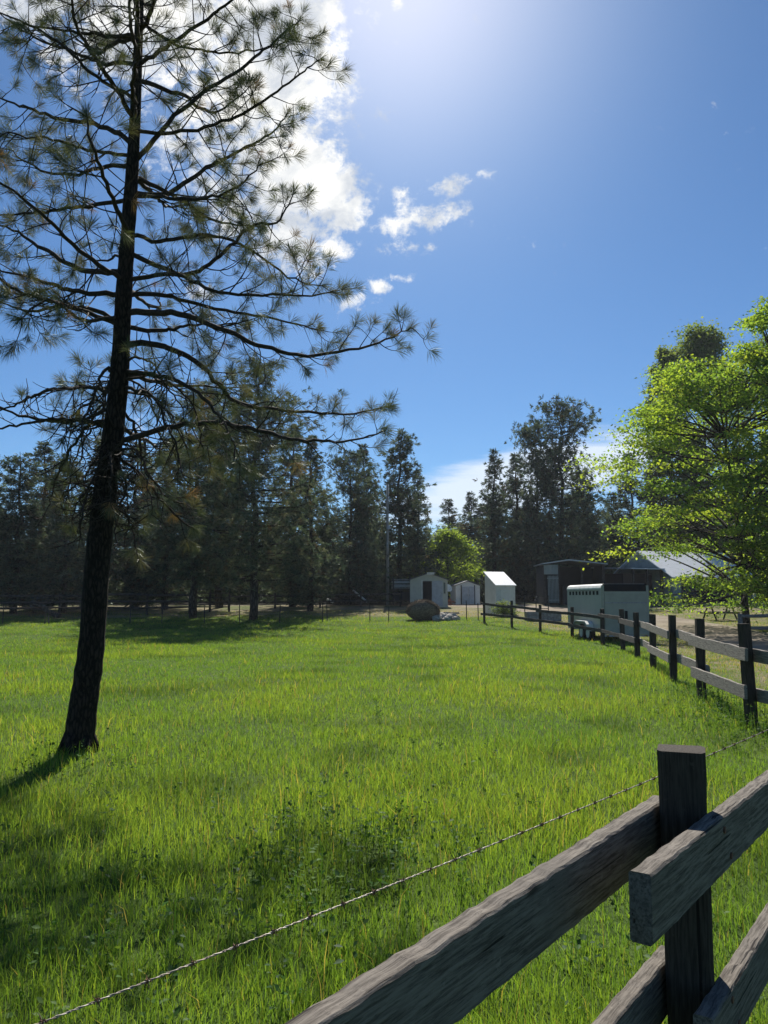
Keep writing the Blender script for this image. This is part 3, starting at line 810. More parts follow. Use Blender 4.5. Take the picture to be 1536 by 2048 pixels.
    DEAD = [
        ([(234, 792), (190, 776), (110, 777), (60, 795), (38, 806), (0, 822), (-40, 838)], 0.3, 0.022),
        ([(233, 812), (170, 836), (80, 842), (0, 858), (-40, 866)], -0.4, 0.020),
        ([(228, 862), (180, 850), (140, 900), (110, 960), (100, 1010)], 0.5, 0.020),
        ([(225, 890), (200, 930), (170, 1000), (160, 1080)], -0.3, 0.016),
        ([(236, 752), (210, 740), (190, 790), (165, 850), (170, 930)], -0.7, 0.018),
        ([(226, 900), (250, 980), (230, 1040), (236, 1090)], -0.3, 0.015),
        ([(234, 800), (270, 860), (290, 930), (330, 990), (400, 1020)], 0.9, 0.018),
        ([(222, 925), (190, 960), (150, 970), (120, 1000)], 0.4, 0.014),
        ([(238, 770), (300, 790), (340, 860), (370, 960)], -0.6, 0.018),
    ]
    for pts, dep, r0 in DEAD:
        n = len(pts); q = [P(x, y, D + dep * i / (n - 1)) - off for i, (x, y) in enumerate(pts)]
        limb(q, r0, 0.004, 0.0, 0.15, 0.10, 0.5, dead)
    for _ in range(16):
        z = random.uniform(2.6, 4.4); p, r = trunk_at(z); a = random.choice([0, PI]) + random.gauss(0, 0.8); L = random.uniform(0.5, 1.25)
        dv = Vector((math.cos(a), math.sin(a), 0))
        limb([p, p + dv * L * 0.4 + Vector((0, 0, 0.02)), p + dv * L * 0.75 + Vector((0, 0, -0.25 * L)), p + dv * L * 0.9 + Vector((0, 0, -0.75 * L))], 0.014, 0.003, 0.25, 0.2, 0.12, 0.42, dead)
    # burr of dead twigs where the lowest branches leave the trunk
    for _ in range(260):
        z = random.uniform(2.5, 3.4); p, r = trunk_at(z); a = random.uniform(0, 2 * PI)
        twig(p + Vector((math.cos(a), math.sin(a), 0)) * r * 0.8, Vector((math.cos(a), math.sin(a), random.uniform(-0.8, 0.3))), random.uniform(0.10, 0.34), 0.006, False, 1, dead)
    # limbs that reach towards and away from the viewer, and the crown above the picture
    z = 3.6
    while z < 12.2:
        p, r = trunk_at(z); k = 2 if z < 8 else 4
        for _ in range(k):
            a = random.choice([1, -1]) * R(90) + random.gauss(0, 0.55) if z < 8 else random.uniform(0, 2 * PI)
            L = (2.3 if z < 7 else 2.1 * (1 - (z - 7) / 7.5)) * random.uniform(0.55, 1.0)
            dv = Vector((math.cos(a), math.sin(a), 0)); rise = random.uniform(-0.05, 0.35) if z < 7 else random.uniform(0.2, 0.7)
            q = [p, p + dv * L * 0.35 + Vector((0, 0, L * rise * 0.15)), p + dv * L * 0.7 + Vector((random.gauss(0, 0.12), random.gauss(0, 0.12), L * rise * 0.4)), p + dv * L + Vector((random.gauss(0, 0.2), random.gauss(0, 0.2), L * rise * 0.9))]
            limb(q, 0.026, 0.005, 0.95, gap=0.14)
        z += random.uniform(0.5, 0.75)
    br.build('branches', M['twig'], root, True)
    dead.build('dead_branches', M['twig'], root, True)
    tf.build('needles', M['needle'], root, per=74, width=0.0036, spread=(0.1, 1.35), back=0.06)
    print('pine tufts', len(tf.p))
big_pine()

# ------------------------------------------------------------------ background conifers
def conifer(H, W, seed, bare=0.12, dens=1.0, ragged=0.5, tint=None, per=11, lw=0.07, nl=0.42, shape=1.0, brown=0.06, tier=1.0):
    """returns an Empty with trunk + crown children (a full conifer of height H, crown width W)"""
    rs = random.Random(seed)
    root = bpy.data.objects.new('conifer', None); COL.objects.link(root)
    mb = MB(); tr = H * 0.0135 + 0.05
    n = 12; pts = [Vector((rs.gauss(0, 0.012) * H * (i / n), rs.gauss(0, 0.006) * H, H * i / n)) for i in range(n + 1)]
    pts[0] = Vector((0, 0, -0.3)); mb.tube(pts, [tr * (1 - 0.93 * i / n) for i in range(n + 1)], 8)
    tf = Tufts(); base = tint or [(0.075, 0.105, 0.072), (0.052, 0.078, 0.062), (0.115, 0.138, 0.085)]
    z = H * bare; gaps = [rs.random() for _ in range(8)]
    while z < H * 0.985:
        f = (z / H - bare) / (1 - bare)
        env = W / 2 * (min(1, 0.62 + f * 2.0) if f < 0.2 else (1 - (f - 0.2) / 0.8) ** (0.72 * shape)) + 0.12
        env *= 0.72 + 0.5 * gaps[int(f * 7.99)] * ragged * 1.6
        k = rs.randint(3, 5)
        p0 = pts[min(int(z / H * n), n)].copy(); p0.z = z
        for _ in range(k):
            a = rs.uniform(0, 2 * PI); L = env * rs.uniform(0.55, 1.15)
            rise = rs.uniform(-0.15, 0.25) + 0.35 * f
            dv = Vector((math.cos(a), math.sin(a), 0)); tip = p0 + dv * L + Vector((0, 0, L * rise))
            mid = p0 + dv * L * 0.5 + Vector((0, 0, L * rise * 0.3 - 0.05 * L))
            mb.tube([p0, mid, tip], [0.018 + 0.012 * L, 0.012 + 0.006 * L, 0.008], 4, False)
            m = max(3, int(L * 6.8 * dens))
            for j in range(m):
                t = 1 - (j / m) * rs.uniform(0.6, 0.95)
                q = p0.lerp(mid, t * 2) if t < 0.5 else mid.lerp(tip, t * 2 - 1)
                q = q + Vector((rs.gauss(0, 1), rs.gauss(0, 1), rs.gauss(0, 0.6))) * (0.09 + 0.13 * L)
                c = rs.choice(base)
                if rs.random() < brown: c = (0.085, 0.06, 0.03)
                ax = (q - Vector((0, 0, 0)) - p0) ; ax.z = abs(ax.z) * 0.5 + 0.5 * ax.length * 0.4
                tf.add(q, ax, nl * rs.uniform(0.6, 1.2), np.array(c) * rs.uniform(0.7, 1.35))
        z += rs.uniform(0.24, 0.46) * tier
    mb.build('trunk', M['barkg'], root, True)
    tf.build('crown', M['fneedle'], root, per=per, width=lw, spread=(0.1, 1.5), back=0.18)
    return root
def copy_tree(o, parent=None):
    c = o.copy(); COL.objects.link(c); c.parent = parent
    for ch in o.children: copy_tree(ch, c)
    return c
PROTO = {
    'a': (conifer(15, 5.2, 1, 0.05), 15, 5.2), 'b': (conifer(15, 6.4, 2, 0.07, 1.0, 0.9), 15, 6.4),
    'c': (conifer(15, 4.4, 3, 0.03, 1.1, 0.4), 15, 4.4), 'd': (conifer(15, 7.0, 4, 0.10, 0.9, 1.2, shape=0.7), 15, 7.0),
    'e': (conifer(15, 4.6, 5, 0.2, 0.8, 1.3, shape=0.6), 15, 4.6)}
used = set()
def place_conifer(kind, px, top, d, wpx, label, group=None, rz=None, cat='tree'):
    root, H, W = PROTO[kind]
    wpx *= 1.22
    b = onground(px, d); tz = P(px, top, d).z; h = tz - b.z; w = wpx / F * d
    o = root if kind not in used else copy_tree(root)
    used.add(kind)
    o.location = b; o.rotation_euler = (0, 0, rz if rz is not None else random.uniform(0, 2 * PI))
    o.scale = (w / W, w / W, h / H)
    tag(o, label, cat, group)
    return o
WOOD = 'dark conifers of the wood behind the field'
trees = [
    ('a', -40, 885, 52, 150, 'dark conifer half cut off by the left edge of the photo'),
    ('b', 28, 905, 50, 150, 'bushy dark conifer at the far left, just inside the left edge'),
    ('c', 78, 884, 54, 120, 'dark pointed conifer left of the big pine, highest of the left clump'),
    ('b', 128, 905, 50, 140, 'broad dark conifer directly left of the big pine trunk'),
    ('a', 185, 880, 56, 120, 'dark conifer standing right behind the big pine trunk'),
    ('c', 268, 885, 56, 130, 'dark conifer just right of the big pine trunk at mid height'),
    ('b', 330, 860, 54, 150, 'dark conifer behind the gap between the big pine and the first field pine'),
    ('e', 440, 800, 56, 120, 'thin crowned conifer rising between the two field pines'),
    ('a', 620, 872, 52, 120, 'dark conifer just right of the second field pine'),
    ('c', 585, 850, 58, 110, 'slim dark conifer showing over the right shoulder of the second field pine'),
    ('d', 700, 900, 60, 110, 'ragged dark pine left of the utility pole with sky showing through its top'),
    ('c', 728, 888, 66, 80, 'narrow dark conifer immediately left of the utility pole'),
    ('b', 800, 855, 66, 135, 'tall broad dark pine right behind the utility pole'),
    ('c', 835, 940, 72, 70, 'lower conifer at the right flank of the tall pine behind the pole'),
    ('c', 900, 998, 95, 75, 'small distant conifer standing alone in the gap above the willow'),
    ('a', 942, 985, 88, 80, 'distant conifer between the lone small one and the right hand pines'),
    ('a', 990, 900, 74, 95, 'slender dark conifer at the left end of the right hand pine group'),
    ('c', 1035, 905, 78, 90, 'shorter dark conifer second from the left in the right hand pine group'),
    ('d', 1078, 838, 74, 95, 'dark ragged pine left of the tallest right hand pine'),
    ('d', 1128, 798, 72, 140, 'tallest pine of the right hand group, open layered crown against the sky'),
    ('b', 1172, 930, 74, 100, 'dark pine at the right shoulder of the tallest right hand pine'),
    ('a', 1232, 985, 76, 90, 'dark conifer over the open pole shed roof'),
    ('c', 1268, 905, 80, 80, 'dark conifer glimpsed at the left fringe of the bright green tree'),
    ('b', 1330, 880, 78, 120, 'dark conifer behind the bright green tree, above the barn'),
    ('a', 1400, 850, 78, 120, 'dark conifer in the middle behind the bright green tree'),
    ('b', 1480, 900, 78, 130, 'dark conifer behind the right part of the bright green tree'),
    ('c', 1550, 870, 76, 120, 'dark conifer behind the bright green tree at the right edge'),
]
for k, px, top, d, w, lab in trees: place_conifer(k, px, top, d, w, lab, WOOD)
# back row that closes the wood
BACK = [(-110, 'outside the left edge of the photo'), (-20, 'behind the left edge clump'), (95, 'above the blue grey cart'), (205, 'behind the big pine trunk'),
        (300, 'between the big pine and the farm gate'), (385, 'behind the farm gate'), (470, 'between the two field pines'), (560, 'right of the second field pine'),
        (650, 'above the log pile'), (745, 'behind the foot of the utility pole'), (835, 'behind the cream shed'), (905, 'behind the green willow bush'),
        (975, 'behind the tall white shed'), (1055, 'left of the open pole shed'), (1150, 'above the open pole shed'), (1240, 'above the horse trailer'),
        (1330, 'behind the barn roof'), (1430, 'behind the picnic table'), (1540, 'behind the right edge fence'), (1640, 'outside the right edge of the photo')]
for px, lab in BACK:
    top = (985 if px < 640 else 1015 if px < 800 else 1080 if px < 960 else 1000) + random.uniform(-20, 30)
    place_conifer(random.choice('abcc'), px, top, random.uniform(80, 92), random.uniform(150, 190), 'low shaded conifer ' + lab, 'shaded back row of the wood')

# two pines standing in the far edge of the field
def field_pine(px, basey, top, crown_px, wpx, seed, label, bare):
    b = ghit(px, basey); H = P(px, top, b.y).z - b.z; W = wpx / F * b.y
    o = conifer(H, W, seed, bare, 1.15, 0.9, tint=[(0.095, 0.125, 0.075), (0.065, 0.095, 0.065), (0.135, 0.155, 0.09), (0.14, 0.14, 0.085)], per=18, lw=0.036, nl=0.34, shape=0.7, brown=0.06, tier=0.95)
    o.name = 'pine_tree'; o.location = b
    o.children[0].scale = (1.25, 1.25, 1.0) if False else (1, 1, 1)
    tag(o, label, 'tree')
    return o
field_pine(386, 1236, 765, 0, 220, 21, 'left of the two pines standing at the far edge of the field, rusty low boughs', 0.16)
field_pine(506, 1240, 728, 0, 275, 22, 'right and taller of the two pines at the far edge of the field', 0.15)

# ------------------------------------------------------------------ leafy trees
def leaf_tree(name, loc, H, W, seed, label, tints, mat, leafs=24000, leaf=0.13, layer=0.45, trunk_r=0.2, bole=0.14, clumps=260, lean=(0, 0), cat='tree', core=0.25, group=None, clear=None, csz=0.07, pw_=0.6):
    rs = random.Random(seed); nr = np.random.default_rng(seed)
    root = thing(name, loc, label, cat, 0, group)
    mb = MB(); n = 9; zt = H * 0.86
    pts = [Vector((lean[0] * (i / n) ** 1.3 + rs.gauss(0, 0.03) * i / n * 2, lean[1] * i / n + rs.gauss(0, 0.03) * 2, zt * i / n - (0.3 if i == 0 else 0))) for i in range(n + 1)]
    mb.tube(pts, [trunk_r * (1 - 0.85 * i / n) for i in range(n + 1)], 10)
    cen = []
    for k in range(clumps):
        f = bole + (1 - bole) * rs.random() ** 0.85
        prof = math.sin(PI * min(1, (f - bole) / (1 - bole) * 0.86 + 0.12)) ** pw_
        a = rs.uniform(0, 2 * PI); rr = W / 2 * prof * (core + (1 - core) * rs.random() ** 0.55) * rs.uniform(0.75, 1.12)
        t0 = pts[min(n, int(f * 0.7 * n))].copy()
        c = Vector((lean[0] * f + math.cos(a) * rr, lean[1] * f + math.sin(a) * rr, H * f))
        if clear and clear(c + root.location): continue
        cen.append((c, rs.uniform(0.3, 1.0) * W * csz + 0.12))
        if k % 2 == 0:
            zz = max(H * max(bole, 0.16) * rs.uniform(0.8, 1.5), c.z - rr * rs.uniform(0.25, 0.6)); i = min(n - 1, int(zz / zt * n)); t0 = pts[i].lerp(pts[i + 1], 0.5)
            md = t0.lerp(c, 0.5) + Vector((rs.gauss(0, 0.05), rs.gauss(0, 0.05), rs.uniform(-0.02, 0.08))) * rr
            mb.tube(curve([t0, md, c], 5), [trunk_r * 0.30 * (1 - i / 6) + 0.008 for i in range(6)], 5, False)
    mb.build('trunk', M['barkg'], root, True)
    C = np.array([tuple(c) for c, _ in cen]); S = np.array([s for _, s in cen])
    idx = nr.choice(len(C), leafs, p=S ** 2 / (S ** 2).sum())
    off = nr.normal(size=(leafs, 3)); off[:, 2] *= layer
    p = C[idx] + off * S[idx][:, None] * 0.75
    p[:, 2] -= 0.12 * (off[:, 0] ** 2 + off[:, 1] ** 2) * S[idx] * 0.5
    p = p[p[:, 2] > 0.15]; idx = idx[:len(p)]; m = len(p)
    az = nr.uniform(0, 2 * PI, m); el = nr.normal(0, 0.5, m); ln = leaf * nr.uniform(0.6, 1.3, m)
    d = np.stack([np.cos(az) * np.cos(el), np.sin(az) * np.cos(el), np.sin(el)], 1) * ln[:, None]
    sd_ = np.stack([-np.sin(az), np.cos(az), nr.normal(0, 0.5, m)], 1) * (ln * 0.33)[:, None]
    V = np.stack([p, p + d * 0.5 + sd_, p + d + np.array([0, 0, -0.02]), p + d * 0.5 - sd_], 1).reshape(-1, 3)
    i = np.arange(m) * 4; Fa = np.stack([i, i + 1, i + 2, i + 3], 1)
    tn = np.array(tints); ci = nr.integers(0, len(tn), len(C)); c = tn[ci[idx]] * 0.6 + tn[nr.integers(0, len(tn), m)] * 0.4
    c = c * nr.uniform(0.75, 1.25, (m, 1))
    link('crown', npmesh('crown', V, Fa, 4, mat, np.repeat(c, 4, 0)), root)
    return root
LIME = [(0.21, 0.34, 0.10), (0.27, 0.39, 0.095), (0.16, 0.28, 0.10), (0.10, 0.19, 0.075), (0.31, 0.39, 0.10), (0.12, 0.21, 0.08)]
DARKL = [(0.12, 0.18, 0.085), (0.15, 0.21, 0.095), (0.09, 0.15, 0.08), (0.19, 0.24, 0.12)]
def barn_gap(c):
    # the crown is open low on its left, where the barn roof shows through
    px = 768 + F * c.x / c.y
    return (c.z < 4.2 and c.z > 2.9 and px < 1290 and px > 1240) or (1.7 < c.z < 3.75 and px < 1352)
b = onground(1492, 36)
leaf_tree('leafy_tree', b, P(1470, 728, 36).z - b.z, 12.6, 31, 'bright lime green leafy tree filling the right side, standing beyond the dirt road', LIME, M['leaf'],
          leafs=48000, leaf=0.16, layer=0.22, trunk_r=0.17, bole=0.06, clumps=330, lean=(-0.6, 0), core=0.35, pw_=0.38, clear=barn_gap)
b = onground(1575, 33)
leaf_tree('leafy_tree', b, P(1575, 596, 33).z - b.z, 6.0, 36, 'tall lime green tree cut off by the right edge, higher than its lime neighbour', LIME, M['leaf'],
          leafs=22000, leaf=0.155, layer=0.24, trunk_r=0.15, bole=0.12, clumps=150, core=0.3)
b = onground(1424, 76)
leaf_tree('leafy_tree', b, P(1420, 668, 76).z - b.z, 9.0, 32, 'darker grey green tree top rising behind the lime green tree', DARKL, M['leaf'], leafs=42000, leaf=0.28, layer=0.9, trunk_r=0.3, bole=0.2, clumps=210, csz=0.11, core=0.5)
b = onground(1352, 78)
leaf_tree('leafy_tree', b, P(1352, 700, 78).z - b.z, 5.2, 37, 'narrow dark green tree tip left of the darker grey green tree top', DARKL, M['leaf'], leafs=20000, leaf=0.28, layer=0.9, trunk_r=0.24, bole=0.2, clumps=120, csz=0.085, core=0.5)
b = onground(1560, 76)
leaf_tree('leafy_tree', b, P(1560, 680, 76).z - b.z, 11.0, 33, 'dark grey green tree behind the lime green tree at the right edge of the photo', DARKL, M['leaf'], leafs=24000, leaf=0.22, layer=0.6, trunk_r=0.25, bole=0.2, clumps=170)
b = onground(896, 68)
leaf_tree('willow_bush', b, P(896, 1066, 68).z - b.z, 5.9, 34, 'rounded bright green bush behind the two pale sheds', [(0.20, 0.30, 0.10), (0.25, 0.35, 0.11), (0.16, 0.25, 0.09)], M['leaf'], leafs=15000, leaf=0.20, layer=0.9, trunk_r=0.12, bole=0.03, clumps=170, cat='bush')
b = onground(1008, 47)
leaf_tree('shrub', b, 0.75, 1.7, 35, 'low dark green shrub at the foot of the tall white shed', DARKL, M['leaf'], leafs=2600, leaf=0.09, layer=0.9, trunk_r=0.03, bole=0.03, clumps=40, cat='shrub')

def make_brush():
    """shaded undergrowth at the foot of the wood, reads as one mass"""
    n = 56000
    x = rng.uniform(-52, 62, n); y = rng.uniform(62, 96, n)
    hmax = 1.0 + 4.6 * vnoise(x, y, 0.22) ** 1.2 + np.clip((y - 76) / 20, 0, 1) * 3.2
    z = gz(x, y) + hmax * rng.random(n) ** 0.7
    ok = ~((x > -1) & (y < 67)) & ~((x > 8) & (y < 76)) & ~((np.abs(x - 5.6) < 3.6) & (y < 72))
    x, y, z = x[ok], y[ok], z[ok]; n = len(x)
    T_ = Tufts(); T_.p = np.stack([x, y, z], 1); ax = rng.normal(size=(n, 3)); ax[:, 2] = np.abs(ax[:, 2]); T_.a = ax
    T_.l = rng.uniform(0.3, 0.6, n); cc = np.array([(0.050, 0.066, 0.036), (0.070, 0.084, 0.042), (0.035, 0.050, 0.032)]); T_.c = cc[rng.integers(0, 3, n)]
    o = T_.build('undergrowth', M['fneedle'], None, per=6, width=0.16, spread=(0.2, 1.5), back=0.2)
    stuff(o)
make_brush()

# ------------------------------------------------------------------ buildings
def gable(name, loc, rz, W, D_, eave, ridge, wall, roof, label, cat, over=0.15, along='x', rthick=0.06):
    """box with a ridge; ridge runs along local y when along=='y' (gable faces the viewer) else along x"""
    t = thing(name, loc, label, cat, rz)
    w = MB()
    if along == 'y':
        w.prism([(-W / 2, -0.2), (W / 2, -0.2), (W / 2, eave), (0, ridge), (-W / 2, eave)], -D_ / 2, D_ / 2)
    else:
        Rm = Matrix.Rotation(PI / 2, 4, 'Z')
        w.prism([(-D_ / 2, -0.2), (D_ / 2, -0.2), (D_ / 2, eave), (0, ridge), (-D_ / 2, eave)], -W / 2, W / 2, Rm)
    w.build('wall', wall, t)
    r = MB(); half = (W if along == 'y' else D_) / 2; sl_ = (ridge - eave) / half; o_ = over
    x1 = half + o_; z1 = ridge - sl_ * x1
    L = (D_ if along == 'y' else W) / 2 + over
    poly = [(-x1, z1 + 0.012), (0, ridge + 0.012), (x1, z1 + 0.012), (x1, z1 + rthick + 0.012), (0, ridge + rthick + 0.012), (-x1, z1 + rthick + 0.012)]
    r.prism(poly, -L, L, Matrix.Rotation(PI / 2, 4, 'Z') if along != 'y' else None)
    r.build('roof', roof, t)
    return t
def panel(name, t, x0, x1, z0, z1, y, th, mat, label=None):
    o = MB().box((x0, y - th, z0), (x1, y, z1)).build(name, mat, t)
    if label: o['label'] = label
    return o

# pale shed with a dark doorway
b = onground(858, 58); s = 58 / F
sh = gable('garden_shed', b, R(-4), 2.75, 2.4, 1.95, 2.42, M['cream'], M['shingle'], 'cream boarded shed with an open dark doorway in its front', 'shed', 0.12, 'y')
fy = -1.2
panel('doorway', sh, -0.45, 0.22, 0.02, 1.86, fy - 0.002, 0.02, M['dark'])
panel('trim', sh, -0.53, -0.45, 0.0, 1.94, fy - 0.002, 0.05, M['white'])
dl = panel('door', sh, 0.24, 1.02, 0.05, 1.86, fy - 0.004, 0.05, M['door'])
MB().box((0.9, fy - 0.075, 0.9), (0.95, fy - 0.054, 1.05)).build('handle', M['steel'], dl)
panel('window', sh, 1.10, 1.22, 0.95, 1.75, fy - 0.003, 0.03, M['glass'])
MB().box((-0.12, -1.42, 2.33), (0.42, -1.33, 2.50)).build('gable_vent', M['white'], sh)
dsh = thing('satellite_dish', onground(895, 57), 'pale round dish on a short post at the right corner of the cream shed', 'satellite dish', R(30))
MB().tube([(0, 0, 0), (0, 0, 1.25)], 0.03, 7).build('mast', M['steel'], dsh)
MB().tube([(0.0, 0.02, 1.4), (0.0, -0.10, 1.42), (0.0, -0.14, 1.43), (0, -0.11, 1.425), (0.0, 0.0, 1.405)], [0.02, 0.26, 0.31, 0.28, 0.02], 18).build('reflector', M['white'], dsh)
MB().tube([(0, 0.0, 1.2), (0, -0.42, 1.36)], 0.012, 5).build('feed_arm', M['steel'], dsh)
# small white shed with double doors
b = onground(930, 62)
s2 = gable('garden_shed', b, R(8), 1.95, 1.9, 1.45, 1.80, M['shedw'], M['shingle'], 'small white shed with double doors, right of the cream shed', 'shed', 0.08, 'y')
for x0, x1 in ((-0.46, 0.0), (0.06, 0.52)):
    dd = panel('door', s2, x0, x1, 0.06, 1.38, -0.953, 0.05, M['door'])
    MB().box((x1 - 0.10 if x0 < 0 else x0 + 0.05, -1.02, 0.65), (x1 - 0.05 if x0 < 0 else x0 + 0.10, -1.004, 0.8)).build('handle', M['steel'], dd)
for x0 in (-0.54, 0.54): panel('dark_door_gap', s2, x0 - 0.03, x0 + 0.03, 0, 1.5, -0.953, 0.06, M['dark'])  # near-black strips painted in for the shaded gaps beside the doors
# tall narrow white shed with a bright steep roof
b = onground(1000, 50)
t3 = thing('tool_shed', b, 'tall narrow white shed with a steep bright roof sloping towards the camera', 'shed', R(20))
w3, d3 = 1.38, 1.5
w = MB(); Rz = Matrix.Rotation(PI / 2, 4, 'Z')
w.prism([(-d3 / 2, -0.1), (d3 / 2, -0.1), (d3 / 2, 2.62), (-d3 / 2, 1.80)], -w3 / 2, w3 / 2, Rz)   # poly x -> world y
w.build('wall', M['shedw'], t3)
def slab3(y0, z0, y1, z1, x0, x1, th):
    return MB().add([(x0, y0, z0), (x1, y0, z0), (x1, y1, z1), (x0, y1, z1), (x0, y0, z0 + th), (x1, y0, z0 + th), (x1, y1, z1 + th), (x0, y1, z1 + th)],
                    [(0, 3, 2, 1), (4, 5, 6, 7), (0, 1, 5, 4), (1, 2, 6, 5), (2, 3, 7, 6), (3, 0, 4, 7)])
slab3(-d3 / 2 - 0.08, 1.80 - 0.04, d3 / 2 + 0.06, 2.66, -w3 / 2 - 0.06, w3 / 2 + 0.06, 0.05).build('roof', M['roofw'], t3)
panel('door', t3, -0.35, 0.35, 0.05, 1.6, -d3 / 2 - 0.003, 0.03, M['shedw'])
# open pole shed
b = onground(1140, 62)
ps = thing('pole_shed', b, 'dark open fronted pole shed with a slatted gate in its left bay', 'shed', R(-3))
W4, D4, H4 = 4.7, 4.0, 3.3
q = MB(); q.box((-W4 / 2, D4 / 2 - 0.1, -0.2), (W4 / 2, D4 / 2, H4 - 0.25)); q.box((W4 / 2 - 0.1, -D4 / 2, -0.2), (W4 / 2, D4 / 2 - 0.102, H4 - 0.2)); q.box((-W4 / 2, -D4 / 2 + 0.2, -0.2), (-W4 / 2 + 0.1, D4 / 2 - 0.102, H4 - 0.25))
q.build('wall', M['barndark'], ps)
Rz = Matrix.Rotation(0, 4, 'Z')
MB().prism([(-W4 / 2 - 0.2, 3.12), (-0.4, 3.42), (W4 / 2 + 0.2, 3.10), (W4 / 2 + 0.2, 3.18), (-0.4, 3.52), (-W4 / 2 - 0.2, 3.20)], -D4 / 2 - 0.25, D4 / 2 + 0.2).build('roof', M['roofg'], ps)
panel('gable_panel', ps, -W4 / 2 + 0.02, -1.25, 2.35, 3.10, -D4 / 2 - 0.003, 0.05, M['barnwall'])
for x in (-W4 / 2 + 0.1, -1.2, 0.6, W4 / 2 - 0.12):
    MB().box((x - 0.07, -D4 / 2, -0.2), (x + 0.07, -D4 / 2 + 0.14, 3.08)).build('pillar', M['corral'], ps)
g = MB()
for k in range(8): g.box((-2.05 + k * 0.105, -D4 / 2 - 0.06, 0.15), (-1.99 + k * 0.105, -D4 / 2 - 0.03, 2.25))
g.box((-2.1, -D4 / 2 - 0.03, 0.3), (-1.22, -D4 / 2 - 0.005, 0.4)); g.box((-2.1, -D4 / 2 - 0.03, 2.0), (-1.22, -D4 / 2 - 0.005, 2.1))
g.build('slatted_gate', M['barnwall'], ps)
MB().box((-0.8, -1.4, 0), (1.0, 0.6, 1.5)).build('stored_bales', M['barndark'], ps)
# barn with pale metal roof and a lean-to
b = onground(1365, 64)
bn = gable('barn', b, R(20), 8.2, 7.4, 2.1, 4.15, M['barnwall'], M['roofb'], 'grey barn with a pale metal roof partly hidden by the lime green tree', 'barn', 0.3, 'x', 0.08)
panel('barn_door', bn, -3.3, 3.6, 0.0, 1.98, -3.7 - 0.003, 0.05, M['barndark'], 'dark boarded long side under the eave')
panel('doorway', bn, -1.6, 1.0, 0.0, 1.85, -3.7 - 0.056, 0.02, M['dark'])
ln = MB(); ln.box((-6.9, -1.4, 0), (-4.15, 2.0, 2.35)); ln.build('lean_to', M['redboard'], bn)
slab3(-3.0, 2.62, 2.2, 2.86, -7.3, -4.16, 0.08).build('lean_to_roof', M['roofg'], bn)
for x in (-7.1, -5.8, -4.5): MB().box((x, -2.9, -0.1), (x + 0.14, -2.75, 2.62)).build('pillar', M['corral'], bn)

